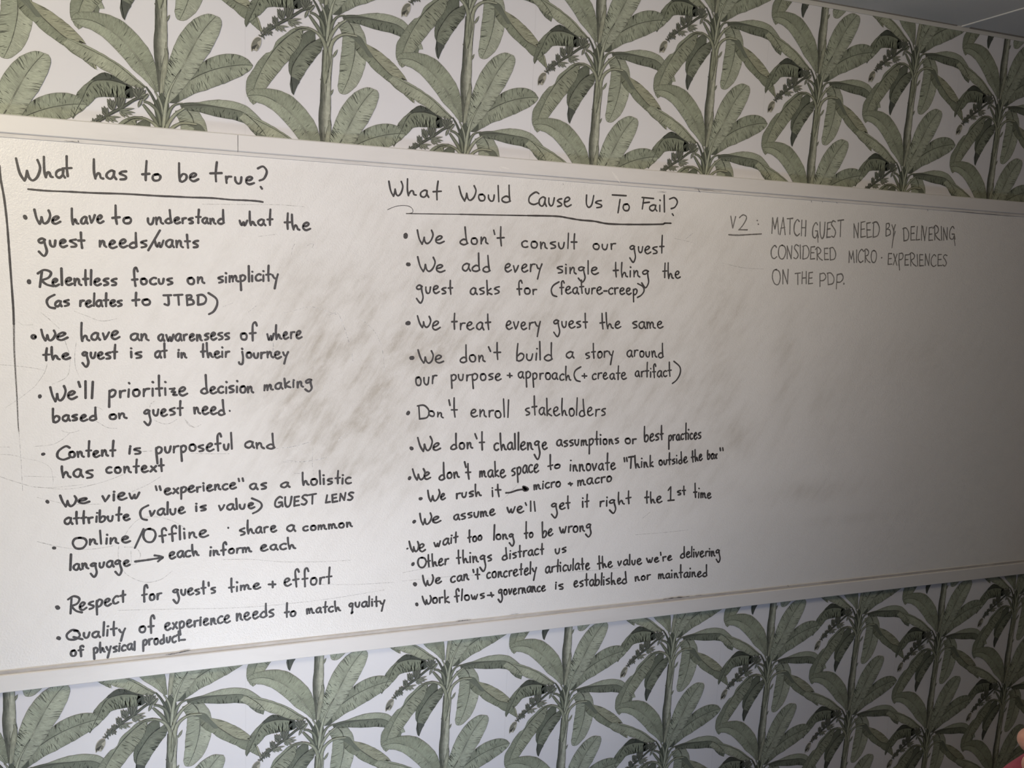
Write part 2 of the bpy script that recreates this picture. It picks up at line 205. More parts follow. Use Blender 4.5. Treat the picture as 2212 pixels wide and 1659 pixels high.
# ---------------------------------------------------------------- wallpaper print
lin = lambda c: ((c / 255 + .055) / 1.055) ** 2.4 if c > 10 else c / 3294.6
REF = (203, 199, 202)
def ink(c, k=1.0):
    g_ = (c[0] + c[1] + c[2]) / 3; c = tuple(g_ + (v - g_) * .58 for v in c)
    return tuple(min(.9, lin(v) / lin(r) * .66 * k) for v, r in zip(c, REF))
PRINT = [["L","L9",[[-52.9,137.0],[-43.9,125.5],[-39.3,112.5],[-37.2,92.4],[-37.7,68.5],[-41.7,45.8],[-47.6,22.9],[-54.4,3.4],[-65.5,-21.0]],[[-76.5,133.1],[-74.6,123.2],[-68.3,112.2],[-66.0,99.0],[-67.0,82.0],[-68.5,64.9],[-70.8,42.5],[-72.3,21.9],[-74.7,2.9],[-75.4,-9.2],[-71.7,-19.1],[-64.6,-22.4]],[[-28.1,135.9],[-20.8,123.3],[-14.3,110.5],[-11.4,95.5],[-10.9,71.6],[-12.7,49.1],[-17.4,33.1],[-24.2,13.5],[-32.9,-1.2],[-43.5,-12.7],[-55.8,-21.2],[-64.6,-22.4]],[152,157,132],[163,166,142],1,[0.8,0.1],1.0],["L","L10",[[-31.1,103.3],[-14.9,92.5],[-0.2,72.9],[23.7,50.7],[47.9,31.7],[70.2,23.7],[89.1,9.9],[100.3,-24.4]],[[-13.2,94.5],[3.1,89.1],[17.7,82.2],[32.4,73.3],[47.2,62.9],[60.3,52.2],[73.5,38.9],[86.9,22.8],[73.5,29.2],[94.5,5.0],[105.6,-23.8]],[[-39.0,97.3],[-35.2,79.0],[-21.6,64.4],[-7.0,53.2],[4.0,42.4],[22.4,28.9],[42.8,15.5],[61.5,1.7],[80.2,-9.0],[93.6,-19.6],[105.9,-25.8]],[158,156,124],[130,135,108],2,[1,0.6],1.0],["F","L10d",[[-43.6,109.4],[-33.0,111.2],[-24.1,107.6],[-16.8,98.3],[-11.3,88.7],[3.5,69.9],[-3.7,65.6],[-18.3,81.0],[-31.0,93.2],[-40.0,100.5],[-47.1,104.8]],[104,109,92],3.0,0],["L","LL",[[-135.9,175.5],[-150.2,185.6],[-169.9,201.6],[-189.4,215.7],[-212.5,228.1],[-240.9,240.5],[-265.3,250.1],[-282.0,256.2]],[[-140.1,172.1],[-157.6,175.0],[-173.1,180.1],[-188.6,188.1],[-204.1,197.3],[-219.3,203.3],[-232.7,211.4],[-253.4,218.9],[-268.5,227.9],[-283.5,240.3],[-291.0,246.5]],[[-133.5,176.3],[-149.4,189.2],[-169.1,205.8],[-189.5,219.8],[-212.6,232.3],[-227.8,239.6],[-242.9,246.1],[-265.4,253.6],[-283.9,259.1]],[156,158,130],[146,150,122],4.6,[0.5,0.2],0.8],["L","L6",[[-63.5,144.0],[-40.7,148.6],[-16.0,150.2],[12.7,149.3],[39.8,147.7],[63.6,143.4],[82.3,130.3],[101.3,112.7],[112.9,96.7]],[[-58.4,150.5],[-33.8,154.1],[-12.6,160.3],[12.4,164.8],[34.0,165.4],[52.2,162.7],[70.6,157.2],[87.4,145.6],[102.7,130.2],[116.2,111.0],[122.2,97.8]],[[-61.7,137.5],[-40.5,136.0],[-22.8,134.9],[-4.9,130.7],[16.7,128.4],[42.1,125.7],[58.6,122.1],[69.7,118.8],[83.0,103.5],[96.2,92.9],[110.4,85.9]],[150,154,130],[112,118,97],4,[0.25,1.1],1.0],["F","L6d",[[-67.1,146.9],[-58.4,151.4],[-40.8,154.2],[-26.7,153.9],[-1.7,152.0],[12.7,150.0],[-12.3,146.4],[-33.6,143.3],[-51.2,141.0],[-63.5,139.5]],[98,103,87],4.4,0],["L","L7",[[-139.2,110.8],[-154.6,110.6],[-169.8,102.8],[-184.9,91.0],[-199.9,76.8],[-214.9,59.3],[-228.2,38.7],[-239.8,18.4],[-248.0,0.9],[-254.6,-14.7],[-261.2,-37.0],[-262.0,-63.7]],[[-141.0,114.8],[-161.4,113.3],[-178.2,105.1],[-191.6,93.5],[-210.0,78.0],[-216.6,64.0],[-221.6,53.5],[-236.5,45.2],[-249.7,28.8],[-262.9,7.5],[-272.8,-8.4],[-276.0,-22.0],[-276.4,-35.3],[-274.1,-46.6],[-267.8,-58.4],[-261.5,-65.0]],[[-139.2,107.5],[-153.7,104.9],[-154.8,96.4],[-155.2,81.4],[-161.1,70.7],[-174.5,49.1],[-184.6,37.9],[-196.3,24.9],[-206.3,10.5],[-216.4,-2.3],[-226.4,-16.7],[-233.8,-26.7],[-246.3,-43.8],[-252.9,-59.5],[-261.5,-65.0]],[134,139,114],[144,147,120],5,[0.2,1.15],1.0],["L","L8",[[-126.2,88.3],[-139.0,80.0],[-150.8,68.6],[-160.9,54.0],[-171.0,37.8],[-177.7,22.0],[-179.3,4.3],[-177.5,-14.8],[-174.3,-33.9]],[[-127.2,108.2],[-137.5,107.7],[-147.7,104.0],[-154.5,97.3],[-157.4,84.5],[-162.8,72.2],[-171.2,59.5],[-182.1,44.9],[-184.6,34.6],[-184.8,17.9],[-182.7,8.1],[-179.6,3.4],[-181.6,-8.6],[-180.9,-18.6],[-178.2,-28.4],[-173.9,-35.4]],[[-111.6,96.8],[-111.5,83.4],[-112.2,69.9],[-121.5,57.0],[-131.7,42.3],[-141.9,27.7],[-150.4,13.3],[-160.5,-4.6],[-168.9,-22.4],[-173.9,-35.4]],[104,110,90],[120,125,103],6,[0.4,1.4],1.0],["F","L8t",[[-179.6,4.2],[-170.8,1.0],[-160.2,-4.9],[-164.7,-13.5],[-168.9,-23.2],[-173.9,-35.4],[-178.1,-28.4],[-180.9,-18.6],[-181.6,-8.6]],[80,84,76],6.6,0],["L","L1",[[-113.7,168.2],[-120.0,182.1],[-130.4,201.9],[-141.7,221.4],[-153.9,239.9],[-169.7,256.9],[-187.3,273.6],[-210.4,288.3],[-233.1,297.8],[-253.6,299.4],[-272.8,296.0]],[[-116.6,168.8],[-130.8,184.7],[-144.8,197.8],[-156.7,207.4],[-170.6,223.9],[-184.4,238.5],[-198.1,253.0],[-213.6,267.2],[-228.8,276.0],[-242.0,281.6],[-251.3,283.7],[-261.6,287.2],[-270.0,291.5],[-274.7,295.8]],[[-109.2,168.6],[-111.7,193.8],[-112.3,211.8],[-117.9,232.9],[-127.3,253.4],[-139.5,270.0],[-155.4,286.0],[-173.0,301.7],[-192.2,310.9],[-214.9,315.3],[-233.6,315.4],[-252.1,313.5],[-265.8,309.3],[-273.0,302.4],[-274.7,295.8]],[152,157,130],[142,147,120],7,[0.35,0.4],1.2],["L","L3",[[-70.5,172.2],[-54.5,192.9],[-33.1,208.7],[-13.5,219.8],[10.3,230.4],[36.4,238.6],[62.8,244.0],[84.5,245.3]],[[-72.6,173.8],[-52.5,194.9],[-37.2,211.0],[-29.8,224.6],[-20.4,239.2],[-6.7,249.8],[13.1,259.1],[37.2,264.4],[57.8,263.5],[74.6,256.3],[84.5,245.3]],[[-70.8,152.0],[-53.3,162.8],[-35.7,173.6],[-12.0,183.1],[7.9,193.3],[27.8,202.6],[47.8,213.8],[67.8,225.9],[79.7,236.4],[84.5,245.3]],[136,142,118],[146,151,126],5.5,[1.1,1.1],0.8],["F","L3w",[[-89.4,148.5],[-80.9,158.4],[-70.4,169.4],[-68.0,157.8],[-71.7,151.0],[-80.5,148.4]],[84,90,74],5.8,0],["L","L5",[[-161.3,171.0],[-173.0,176.2],[-188.4,181.0],[-203.7,183.1],[-220.6,181.5],[-235.5,177.4],[-246.5,164.8],[-257.1,140.8],[-267.7,118.5],[-276.2,99.1]],[[-161.4,174.6],[-178.9,181.9],[-194.4,191.2],[-207.8,197.0],[-217.3,197.1],[-228.4,190.5],[-239.4,180.6],[-248.5,171.7],[-259.4,161.0],[-267.5,149.6],[-273.6,132.2],[-278.8,114.0],[-279.4,103.2],[-276.5,97.8]],[[-161.6,151.2],[-176.0,148.6],[-195.1,149.6],[-217.8,147.9],[-230.9,144.5],[-238.2,136.7],[-247.4,127.0],[-262.0,115.0],[-271.1,105.4],[-276.2,97.8]],[116,121,98],[128,134,108],5.2,[0.5,1.6],1.0],["F","L5d",[[-161.0,174.3],[-178.9,181.9],[-194.4,191.2],[-207.8,197.0],[-217.3,196.9],[-228.4,190.5],[-240.3,180.0],[-235.6,178.6],[-220.6,182.2],[-203.7,183.5],[-188.4,181.9],[-173.0,176.7],[-160.2,168.4],[-156.9,155.2],[-168.4,151.4],[-176.4,162.4]],[72,77,66],5.4,0],["L","L2",[[-95.2,144.4],[-91.9,161.1],[-83.8,183.7],[-72.8,204.8],[-60.7,226.0],[-48.8,250.9],[-35.9,275.8],[-22.9,299.0],[-7.8,320.7],[7.5,338.4]],[[-98.5,153.2],[-99.2,173.2],[-96.1,195.3],[-91.9,215.6],[-87.8,237.8],[-81.5,254.7],[-75.3,271.6],[-66.2,290.6],[-53.1,310.1],[-37.9,326.2],[-22.4,336.7],[-6.7,342.0],[7.9,339.5]],[[-88.4,147.7],[-75.1,162.6],[-61.9,178.5],[-48.6,196.2],[-35.3,213.9],[-24.1,233.3],[-14.7,248.9],[-3.4,266.6],[7.7,289.7],[15.9,308.8],[19.5,327.4],[16.1,336.1],[7.9,339.5]],[154,159,134],[160,164,140],8,[1.2,0.8],1.4],["T","trunk",[[-110.4,70.1],[-111.4,49.7],[-111.7,26.1],[-113.2,8.9],[-113.9,-8.1],[-114.4,-42.2],[-117.6,-68.2],[-117.4,-93.9],[-116.1,-106.9],[-112.0,-138.9],[-108.2,-180.3]],[[-92.1,63.8],[-86.9,62.7],[-88.7,37.1],[-90.6,11.4],[-91.0,-22.8],[-90.6,-57.0],[-91.2,-82.9],[-88.4,-89.6],[-90.6,-109.6],[-94.8,-128.2],[-98.4,-164.8],[-101.6,-185.1]],6.9],["P","stub",[[[-86.8,56.0],[-76.5,74.4],5.7]],[110,112,92],6.8],["P","stub",[[[-93.6,-29.9],[-85.0,-13.6],5.0]],[110,112,92],6.8],["P","stub",[[[-112.6,2.2],[-115.5,6.2],2.3]],[110,112,92],6.8],["S","sheath",[[-94.5,260.5],[-93.0,246.2],[-96.1,224.3],[-100.0,196.7],[-103.9,169.1],[-105.8,150.7]],[3.4,10.1,13.4,11.7,8.4,3.4],[150,150,124],7.2],["F","core",[[-110.6,157.0],[-103.8,167.8],[-96.8,158.8],[-89.7,146.4],[-89.5,129.7],[-96.2,108.8],[-99.4,84.8],[-100.9,71.2],[-108.0,87.2],[-112.5,100.0],[-117.1,121.2],[-119.0,142.6]],[82,88,72],8.2,0],["S","s1",[[-134.4,177.1],[-124.2,161.8],[-115.8,144.4],[-107.1,119.6]],[2.7,4.4,5.0,5.0],[86,92,76],8.4],["S","s2",[[-117.7,169.6],[-110.4,157.6],[-103.9,140.0],[-101.7,121.9]],[1.7,4.4,4.4,3.4],[150,152,128],8.6],["S","s3",[[-60.1,149.5],[-75.8,146.2],[-86.1,135.2],[-92.8,117.6],[-99.5,94.9]],[2.3,4.0,6.7,7.7,6.7],[118,123,100],8.7],["S","s4",[[-139.6,146.5],[-127.6,143.1],[-115.5,133.0],[-109.3,118.8],[-106.5,99.1]],[4.4,5.7,6.4,6.7,6.0],[112,117,95],8.8],["S","s5",[[-141.2,140.5],[-130.8,127.7],[-120.4,114.1],[-111.6,98.4],[-106.4,90.7]],[4.4,6.7,7.7,6.7,3.4],[116,121,98],8.85],["S","s6",[[-63.5,220.3],[-76.4,197.2],[-87.4,174.3],[-93.5,151.8],[-97.5,127.7],[-100.4,98.1],[-101.1,88.9]],[0.7,2.3,4.0,6.0,7.0,8.0,5.0],[158,161,135],9],["S","s7",[[-58.2,140.1],[-73.8,128.4],[-85.8,113.4],[-94.3,97.2],[-100.1,78.0]],[4.0,5.7,7.0,8.0,7.4],[150,152,126],9.2],["S","s8",[[-33.0,108.2],[-50.7,109.4],[-66.5,107.4],[-82.1,97.1],[-91.5,82.4],[-94.8,65.2],[-97.1,44.6],[-100.3,22.2]],[4.4,5.0,5.7,7.4,9.4,11.1,10.1,5.0],[148,149,122],9.4],["S","s9",[[-171.5,105.1],[-158.0,111.3],[-144.4,112.4],[-130.7,108.6],[-116.8,99.5],[-107.1,83.9],[-102.6,64.3],[-102.3,44.0],[-103.8,18.5],[-105.3,-3.8]],[1.3,2.7,4.4,6.4,8.0,9.7,13.4,15.1,13.4,5.0],[140,142,116],9.6],["S","f0",[[-129.5,161.9],[-139.6,154.7],[-154.9,149.4],[-171.7,137.3],[-185.1,127.3],[-205.1,114.8],[-216.7,105.1],[-230.0,95.3],[-244.8,81.1]],[2.7,3.4,4.0,4.0,4.4,4.0,3.7,3.0,2.3],[84,88,74],10],["P","fl",[[[-149.1,152.3],[-162.4,174.5],7.0],[[-148.2,152.4],[-155.7,176.0],7.7],[[-146.8,152.5],[-147.6,175.9],7.7],[[-145.7,154.4],[-140.2,175.7],7.4],[[-145.0,156.3],[-134.2,170.8],6.0],[[-151.1,152.1],[-160.2,165.7],6.7]],[84,86,74],10.4],["P","fl",[[[-129.1,161.7],[-142.2,146.6],5.7],[[-143.2,150.1],[-150.8,132.6],7.0],[[-134.0,162.7],[-143.5,156.4],5.0]],[104,106,90],10.6],["P","fl",[[[-186.8,127.3],[-195.2,153.5],8.0],[[-185.9,127.7],[-187.6,152.4],8.4],[[-184.5,128.4],[-179.9,153.1],7.7],[[-183.4,129.4],[-174.5,150.0],6.0]],[84,86,74],10.4],["P","fl",[[[-200.0,122.5],[-210.5,144.9],7.4],[[-199.7,122.9],[-205.5,146.3],8.0],[[-198.9,123.3],[-198.7,144.2],7.4],[[-200.0,122.5],[-209.9,134.3],6.7],[[-198.5,123.4],[-193.9,140.2],6.0]],[84,86,74],10.5],["P","fl",[[[-212.6,110.7],[-221.4,127.0],6.0],[[-212.3,111.1],[-216.4,129.7],6.4],[[-211.5,111.5],[-210.0,127.1],5.7],[[-213.9,110.2],[-220.8,118.9],5.7]],[84,86,74],10.4],["P","fl",[[[-223.2,103.5],[-230.9,109.1],4.0],[[-223.2,103.5],[-224.4,111.5],4.0],[[-225.1,102.4],[-234.5,100.7],4.4],[[-222.3,104.5],[-219.6,111.0],3.4]],[84,86,74],10.4],["P","fl",[[[-185.7,123.8],[-157.1,130.2],4.4],[[-185.2,122.9],[-155.5,121.3],4.7],[[-186.7,122.2],[-160.5,116.5],4.4],[[-187.0,121.5],[-167.1,110.5],5.0],[[-186.7,121.9],[-176.7,109.2],5.0],[[-185.9,122.7],[-182.5,111.8],4.4]],[104,106,90],10.5],["P","fl",[[[-209.1,108.3],[-184.0,109.5],4.0],[[-209.5,107.3],[-189.8,98.9],4.4],[[-210.2,106.9],[-198.3,96.5],4.4],[[-211.0,106.8],[-208.8,96.2],4.4],[[-209.9,107.7],[-193.8,104.7],4.0],[[-211.0,107.2],[-213.6,98.0],3.7]],[104,106,90],10.5],["P","fl",[[[-236.6,92.0],[-239.1,103.1],4.4],[[-234.6,93.0],[-233.3,103.0],4.4],[[-238.2,89.3],[-242.4,97.0],3.7],[[-226.7,100.6],[-230.8,110.7],4.4],[[-225.4,101.4],[-225.1,112.3],4.4],[[-224.2,102.2],[-220.9,110.8],4.0],[[-228.3,94.7],[-220.8,85.7],4.0],[[-230.0,93.6],[-228.3,85.3],4.0],[[-233.3,91.6],[-234.6,83.2],3.7],[[-226.3,95.7],[-219.2,91.7],3.7],[[-240.7,84.9],[-237.4,76.3],3.0],[[-244.0,82.0],[-250.6,84.5],3.0],[[-242.4,85.5],[-245.7,92.5],3.0]],[84,86,74],10.4],["F","bud",[[-244.3,78.7],[-253.0,79.3],[-261.3,71.7],[-265.8,59.7],[-264.9,47.1],[-262.6,49.5],[-259.6,50.7],[-256.6,50.2],[-253.0,49.8],[-246.4,60.4],[-243.8,70.6]],[176,166,146],10.8,1],["F","bud2",[[-245.1,77.8],[-253.0,78.3],[-260.6,71.0],[-264.9,59.9],[-263.9,51.8],[-258.0,59.0],[-253.0,63.7],[-254.7,57.8],[-252.2,53.2],[-248.1,60.2],[-253.0,67.8],[-245.6,73.7]],[122,118,102],10.9,0],["F","bud3",[[-264.5,57.4],[-253.0,63.7],[-254.7,59.4],[-258.8,52.4],[-261.2,53.7],[-263.9,48.5]],[70,66,58],11,0]]
DZ = -.000035
class PB:
    def __init__(s): s.V = []; s.F = []; s.C = []; s.UV = []
    def vert(s, x, y, z, c, uv): s.V.append((x, y, z)); s.C.append(c); s.UV.append(uv); return len(s.V) - 1
def resample(P, n):
    L = [0]
    for a, b in zip(P, P[1:]): L.append(L[-1] + math.hypot(b[0] - a[0], b[1] - a[1]))
    out = []; j = 0
    for i in range(n):
        t = L[-1] * i / (n - 1)
        while j < len(L) - 2 and L[j + 1] < t: j += 1
        f = (t - L[j]) / max(1e-9, L[j + 1] - L[j]); f = min(1, max(0, f))
        out.append((P[j][0] + (P[j + 1][0] - P[j][0]) * f, P[j][1] + (P[j + 1][1] - P[j][1]) * f))
    return out, L[-1]
mm = lambda P: [(p[0] / 1000, p[1] / 1000) for p in P]
pb = PB(); LAYER = [0]
def y_of(z, sub=0): return -.0001 + DZ * (z * 5 + sub)
def lerp(a, b, t): return a + (b - a) * t
def paint_line(P, w0, w1, y, c):
    Q = P; n = len(Q)
    ids = []
    for i, p in enumerate(Q):
        a = Q[max(0, i - 1)]; b = Q[min(n - 1, i + 1)]; dx, dz = b[0] - a[0], b[1] - a[1]; l = math.hypot(dx, dz) or 1
        h = lerp(w0, w1, i / (n - 1)) / 2 * random.uniform(.6, 1.25)
        ids.append((pb.vert(p[0] - dz / l * h, y, p[1] + dx / l * h, c, (i, 0)), pb.vert(p[0] + dz / l * h, y, p[1] - dx / l * h, c, (i, .3))))
    for (a, b), (c_, d) in zip(ids, ids[1:]): pb.F.append((a, b, d, c_))
def half(mid, edge, col, z, dens, seed):
    N = 30; M_ = 5
    m_, Lm = resample(catmull(mid, 5), N); e_, Le = resample(catmull(edge, 5), N)
    rnd = random.Random(seed)
    e_ = [(p[0] + rnd.uniform(-.0005, .0005), p[1] + rnd.uniform(-.0005, .0005)) for p in e_]
    y = y_of(z); ids = []
    for i in range(N):
        u = i / (N - 1); row = []
        for j in range(M_):
            v = j / (M_ - 1); x = lerp(m_[i][0], e_[i][0], v); zz = lerp(m_[i][1], e_[i][1], v)
            k = 1 - .13 * (1 - v) ** 2 - .16 * v ** 6; k *= lerp(.84, 1.05, min(1, u * 3)); k *= 1 + .07 * math.sin(u * 9 + seed)
            row.append(pb.vert(x, y, zz, ink(col, k), (u * Lm * 1000, v * 2 + seed % 97)))
        ids.append(row)
    for i in range(N - 1):
        for j in range(M_ - 1): pb.F.append((ids[i][j], ids[i + 1][j], ids[i + 1][j + 1], ids[i][j + 1]))
    dark = ink(tuple(c * .56 for c in col)); soft = ink(tuple(c * .76 for c in col)); lite = ink(tuple(min(230, c * 1.16) for c in col))
    # cross strokes
    cnt = int(Lm * 1000 / 3.6 * (.45 + dens))
    for q in range(cnt):
        u = rnd.uniform(.04, .97); i = min(N - 2, int(u * (N - 1))); f = u * (N - 1) - i
        a = (lerp(m_[i][0], m_[i + 1][0], f), lerp(m_[i][1], m_[i + 1][1], f)); b = (lerp(e_[i][0], e_[i + 1][0], f), lerp(e_[i][1], e_[i + 1][1], f))
        strong = rnd.random() < .40 * dens
        c = dark if strong else (lite if rnd.random() < .3 else soft)
        if rnd.random() < .65: v0, v1 = 1.0, 1 - rnd.uniform(.2, .8)
        else: v0 = rnd.uniform(.05, .5); v1 = min(1, v0 + rnd.uniform(.2, .5))
        wd = rnd.uniform(.0006, .0013) * (1.5 if strong else .8) * (1 + .45 * max(0, dens - 1))
        dx, dz = m_[i + 1][0] - m_[i][0], m_[i + 1][1] - m_[i][1]; l = math.hypot(dx, dz) or 1; dx /= l; dz /= l
        sk = rnd.uniform(.001, .005)
        P0 = (lerp(a[0], b[0], v0), lerp(a[1], b[1], v0)); P1 = (lerp(a[0], b[0], v1) - dx * sk, lerp(a[1], b[1], v1) - dz * sk)
        mx, mz = (P0[0] * .6 + P1[0] * .4) + dx * sk * .3, (P0[1] * .6 + P1[1] * .4) + dz * sk * .3
        yy = y_of(z, 1)
        i0 = pb.vert(P0[0] - dx * wd * .35, yy, P0[1] - dz * wd * .35, c, (u * 50, v0)); i1 = pb.vert(mx - dx * wd / 2, yy, mz - dz * wd / 2, c, (u * 50, .5))
        i2 = pb.vert(P1[0], yy, P1[1], c, (u * 50, v1)); i3 = pb.vert(mx + dx * wd / 2, yy, mz + dz * wd / 2, c, (u * 50 + 1, .5)); i4 = pb.vert(P0[0] + dx * wd * .35, yy, P0[1] + dz * wd * .35, c, (u * 50 + 1, v0))
        pb.F.append((i0, i1, i3, i4)); pb.F.append((i1, i2, i3))
    paint_line(e_, .0007, .0007, y_of(z, 2), ink(tuple(c * .68 for c in col)))
    return m_
for q, el in enumerate(PRINT):
    k = el[0]
    if k == 'L':
        _, nm, mid, a, b, ca, cb, z, d, wd = el
        m_ = half(mm(mid), mm(a), ca, z, d[0], q * 7 + 1); half(mm(mid), mm(b), cb, z, d[1], q * 7 + 4)
        paint_line(m_, .0026 * wd, .0009, y_of(z, 3), ink(tuple(c * .52 for c in ca)))
        if wd > 1: paint_line(m_[:22], .0011 * wd, .0004, y_of(z, 3.5), ink((176, 176, 150)))
    elif k in 'ST':
        if k == 'S': _, nm, c, wds, col, z = el; C_ = catmull(mm(c), 5)
        else: _, nm, la, lb, z = el; col = (142, 141, 122)
        N = 34
        if k == 'S':
            P_, L_ = resample(C_, N); a_ = []; b_ = []
            for i, p in enumerate(P_):
                w_ = wds[min(len(wds) - 1, int(i / (N - 1) * (len(wds) - 1)))]; w2 = wds[min(len(wds) - 1, int(i / (N - 1) * (len(wds) - 1)) + 1)]; f = i / (N - 1) * (len(wds) - 1) % 1
                h = lerp(w_, w2, f) / 2000 * (1.0 if nm != 'f0' else 1.35)
                A = P_[max(0, i - 1)]; B = P_[min(N - 1, i + 1)]; dx, dz = B[0] - A[0], B[1] - A[1]; l = math.hypot(dx, dz) or 1
                a_.append((p[0] - dz / l * h, p[1] + dx / l * h)); b_.append((p[0] + dz / l * h, p[1] - dx / l * h))
            prof = (.62, .86, 1.08, 1.12, .95, .66)
        else:
            a_, L_ = resample(mm(la), N); b_, _2 = resample(mm(lb), N); prof = (.33, .40, .58, .88, 1.3, 1.5, 1.35, .95)
            P_ = a_
        ids = []
        for i in range(N):
            row = []
            for j, kk in enumerate(prof):
                v = j / (len(prof) - 1); kk *= 1 + .10 * math.sin(i * .8 + j * 2.1)
                row.append(pb.vert(lerp(a_[i][0], b_[i][0], v), y_of(z), lerp(a_[i][1], b_[i][1], v), ink(col, kk), (v * 9, i / N * L_ * 60)))
            ids.append(row)
        for i in range(N - 1):
            for j in range(len(prof) - 1): pb.F.append((ids[i][j], ids[i + 1][j], ids[i + 1][j + 1], ids[i][j + 1]))
        for e_ in (a_, b_): paint_line(e_, .0009, .0009, y_of(z, 1), ink(tuple(c * .5 for c in col)))
        if k == 'T':
            rnd = random.Random(5)
            for _i in range(46):
                i = rnd.randrange(1, N - 7); v = rnd.random() ** 1.5; v2 = v + rnd.uniform(-.12, .12)
                P0 = [(lerp(a_[i + t_][0], b_[i + t_][0], lerp(v, v2, t_ / 6)), lerp(a_[i + t_][1], b_[i + t_][1], lerp(v, v2, t_ / 6))) for t_ in range(rnd.choice((3, 5, 7)))]
                paint_line(P0, .0011, .0004, y_of(z, 2), ink((84, 88, 74)) if v < .55 else ink((112, 112, 92)))
    elif k == 'F':
        _, nm, P_, col, z, dk = el; Q = catmull(mm(P_) + [mm(P_)[0]], 3)[:-1]
        cx = sum(p[0] for p in Q) / len(Q); cz = sum(p[1] for p in Q) / len(Q); c = ink(col)
        ids = [pb.vert(p[0], y_of(z), p[1], c, (i * 1.5, 1)) for i, p in enumerate(Q)]
        pb.F.append(tuple(ids[::-1]))
    else:
        _, nm, L_, col, z = el
        for r, (b0, t0, w_) in enumerate(L_):
            b0 = mm([b0])[0]; t0 = mm([t0])[0]; w_ = w_ / 1850; dx, dz = t0[0] - b0[0], t0[1] - b0[1]; l = math.hypot(dx, dz); nx, nz = -dz / l * w_, dx / l * w_
            y = y_of(z, r * .35); d_ = ink(tuple(c * .55 for c in col)); m2 = ink(tuple(c * 1.4 for c in col))
            prof = ((0, .35), (.25, .85), (.5, 1), (.75, .7), (.92, .3), (1, .02)); A = []; Mi = []; B = []
            for t_, h in prof:
                x, z_ = lerp(b0[0], t0[0], t_), lerp(b0[1], t0[1], t_)
                A.append(pb.vert(x + nx * h, y, z_ + nz * h, d_, (t_ * 9, 0))); Mi.append(pb.vert(x, y, z_, m2, (t_ * 9, .5))); B.append(pb.vert(x - nx * h, y, z_ - nz * h, d_, (t_ * 9, 1)))
            for i in range(5): pb.F.append((A[i], A[i + 1], Mi[i + 1], Mi[i])); pb.F.append((Mi[i], Mi[i + 1], B[i + 1], B[i]))
me = D.meshes.new('printed_banana_plant'); me.from_pydata(pb.V, [], pb.F); me.materials.append(m_print)
ca = me.color_attributes.new('ink', 'FLOAT_COLOR', 'POINT'); ca.data.foreach_set('color', [x for c in pb.C for x in (*c, 1.0)])
ul = me.uv_layers.new(name='UVMap'); ul.data.foreach_set('uv', [x for l in me.loops for x in pb.UV[l.vertex_index]])
def clipped(src, dx, dz, planes):
    bm = bmesh.new(); bm.from_mesh(src)
    for co_, no_ in planes:
        bmesh.ops.bisect_plane(bm, geom=bm.verts[:] + bm.edges[:] + bm.faces[:], plane_co=co_, plane_no=no_, clear_outer=True)
        if not bm.faces: bm.free(); return None
    m2 = D.meshes.new('printed_banana_plant'); bm.to_mesh(m2); bm.free(); m2.materials.append(m_print) if not m2.materials else None; return m2
TOPZ = CEIL - .0133
BT, BB = 2.1083, 0.8693
xs = [v[0] for v in pb.V]; zs = [v[2] for v in pb.V]; ex = (min(xs), max(xs)); ez = (min(zs), max(zs))
for i in range(-3, 12):
    for r in range(-1, 10):
        odd = i % 2; ph = r + .5 * odd
        if not odd and (ph == 4 or (ph == -1 and i >= 6)): continue   # the print leaves these stems out
        X = (i * 340 + odd * 6.31) / 1000; Z = CEIL - .711 * .34 - ph * .34346 + odd * .05536
        lo, hi = Z + ez[0], Z + ez[1]
        if lo > TOPZ or hi < .05 or (hi < BT - .02 and lo > BB + .02) or X + ex[1] < -.62 or X + ex[0] > 2.95: continue
        data = me; pl = []
        if hi > TOPZ: pl.append(((0, 0, TOPZ - Z), (0, 0, 1)))
        if lo < .02: pl.append(((0, 0, .02 - Z), (0, 0, -1)))
        if pl:
            data = clipped(me, X, Z, pl)
            if data is None: continue
        o = D.objects.new('printed_banana_plant', data); link(o, wall_back); o.location = (X, 0, Z)

for k_ in range(-3, 6):
    x_ = (.2 + 2 * k_) * .34
    if XL < x_ < XR: boxo('paper_seam', (x_ - .0005, x_ + .0005, -.0003, -.0001, .0, TOPZ), m_seam, wall_back)
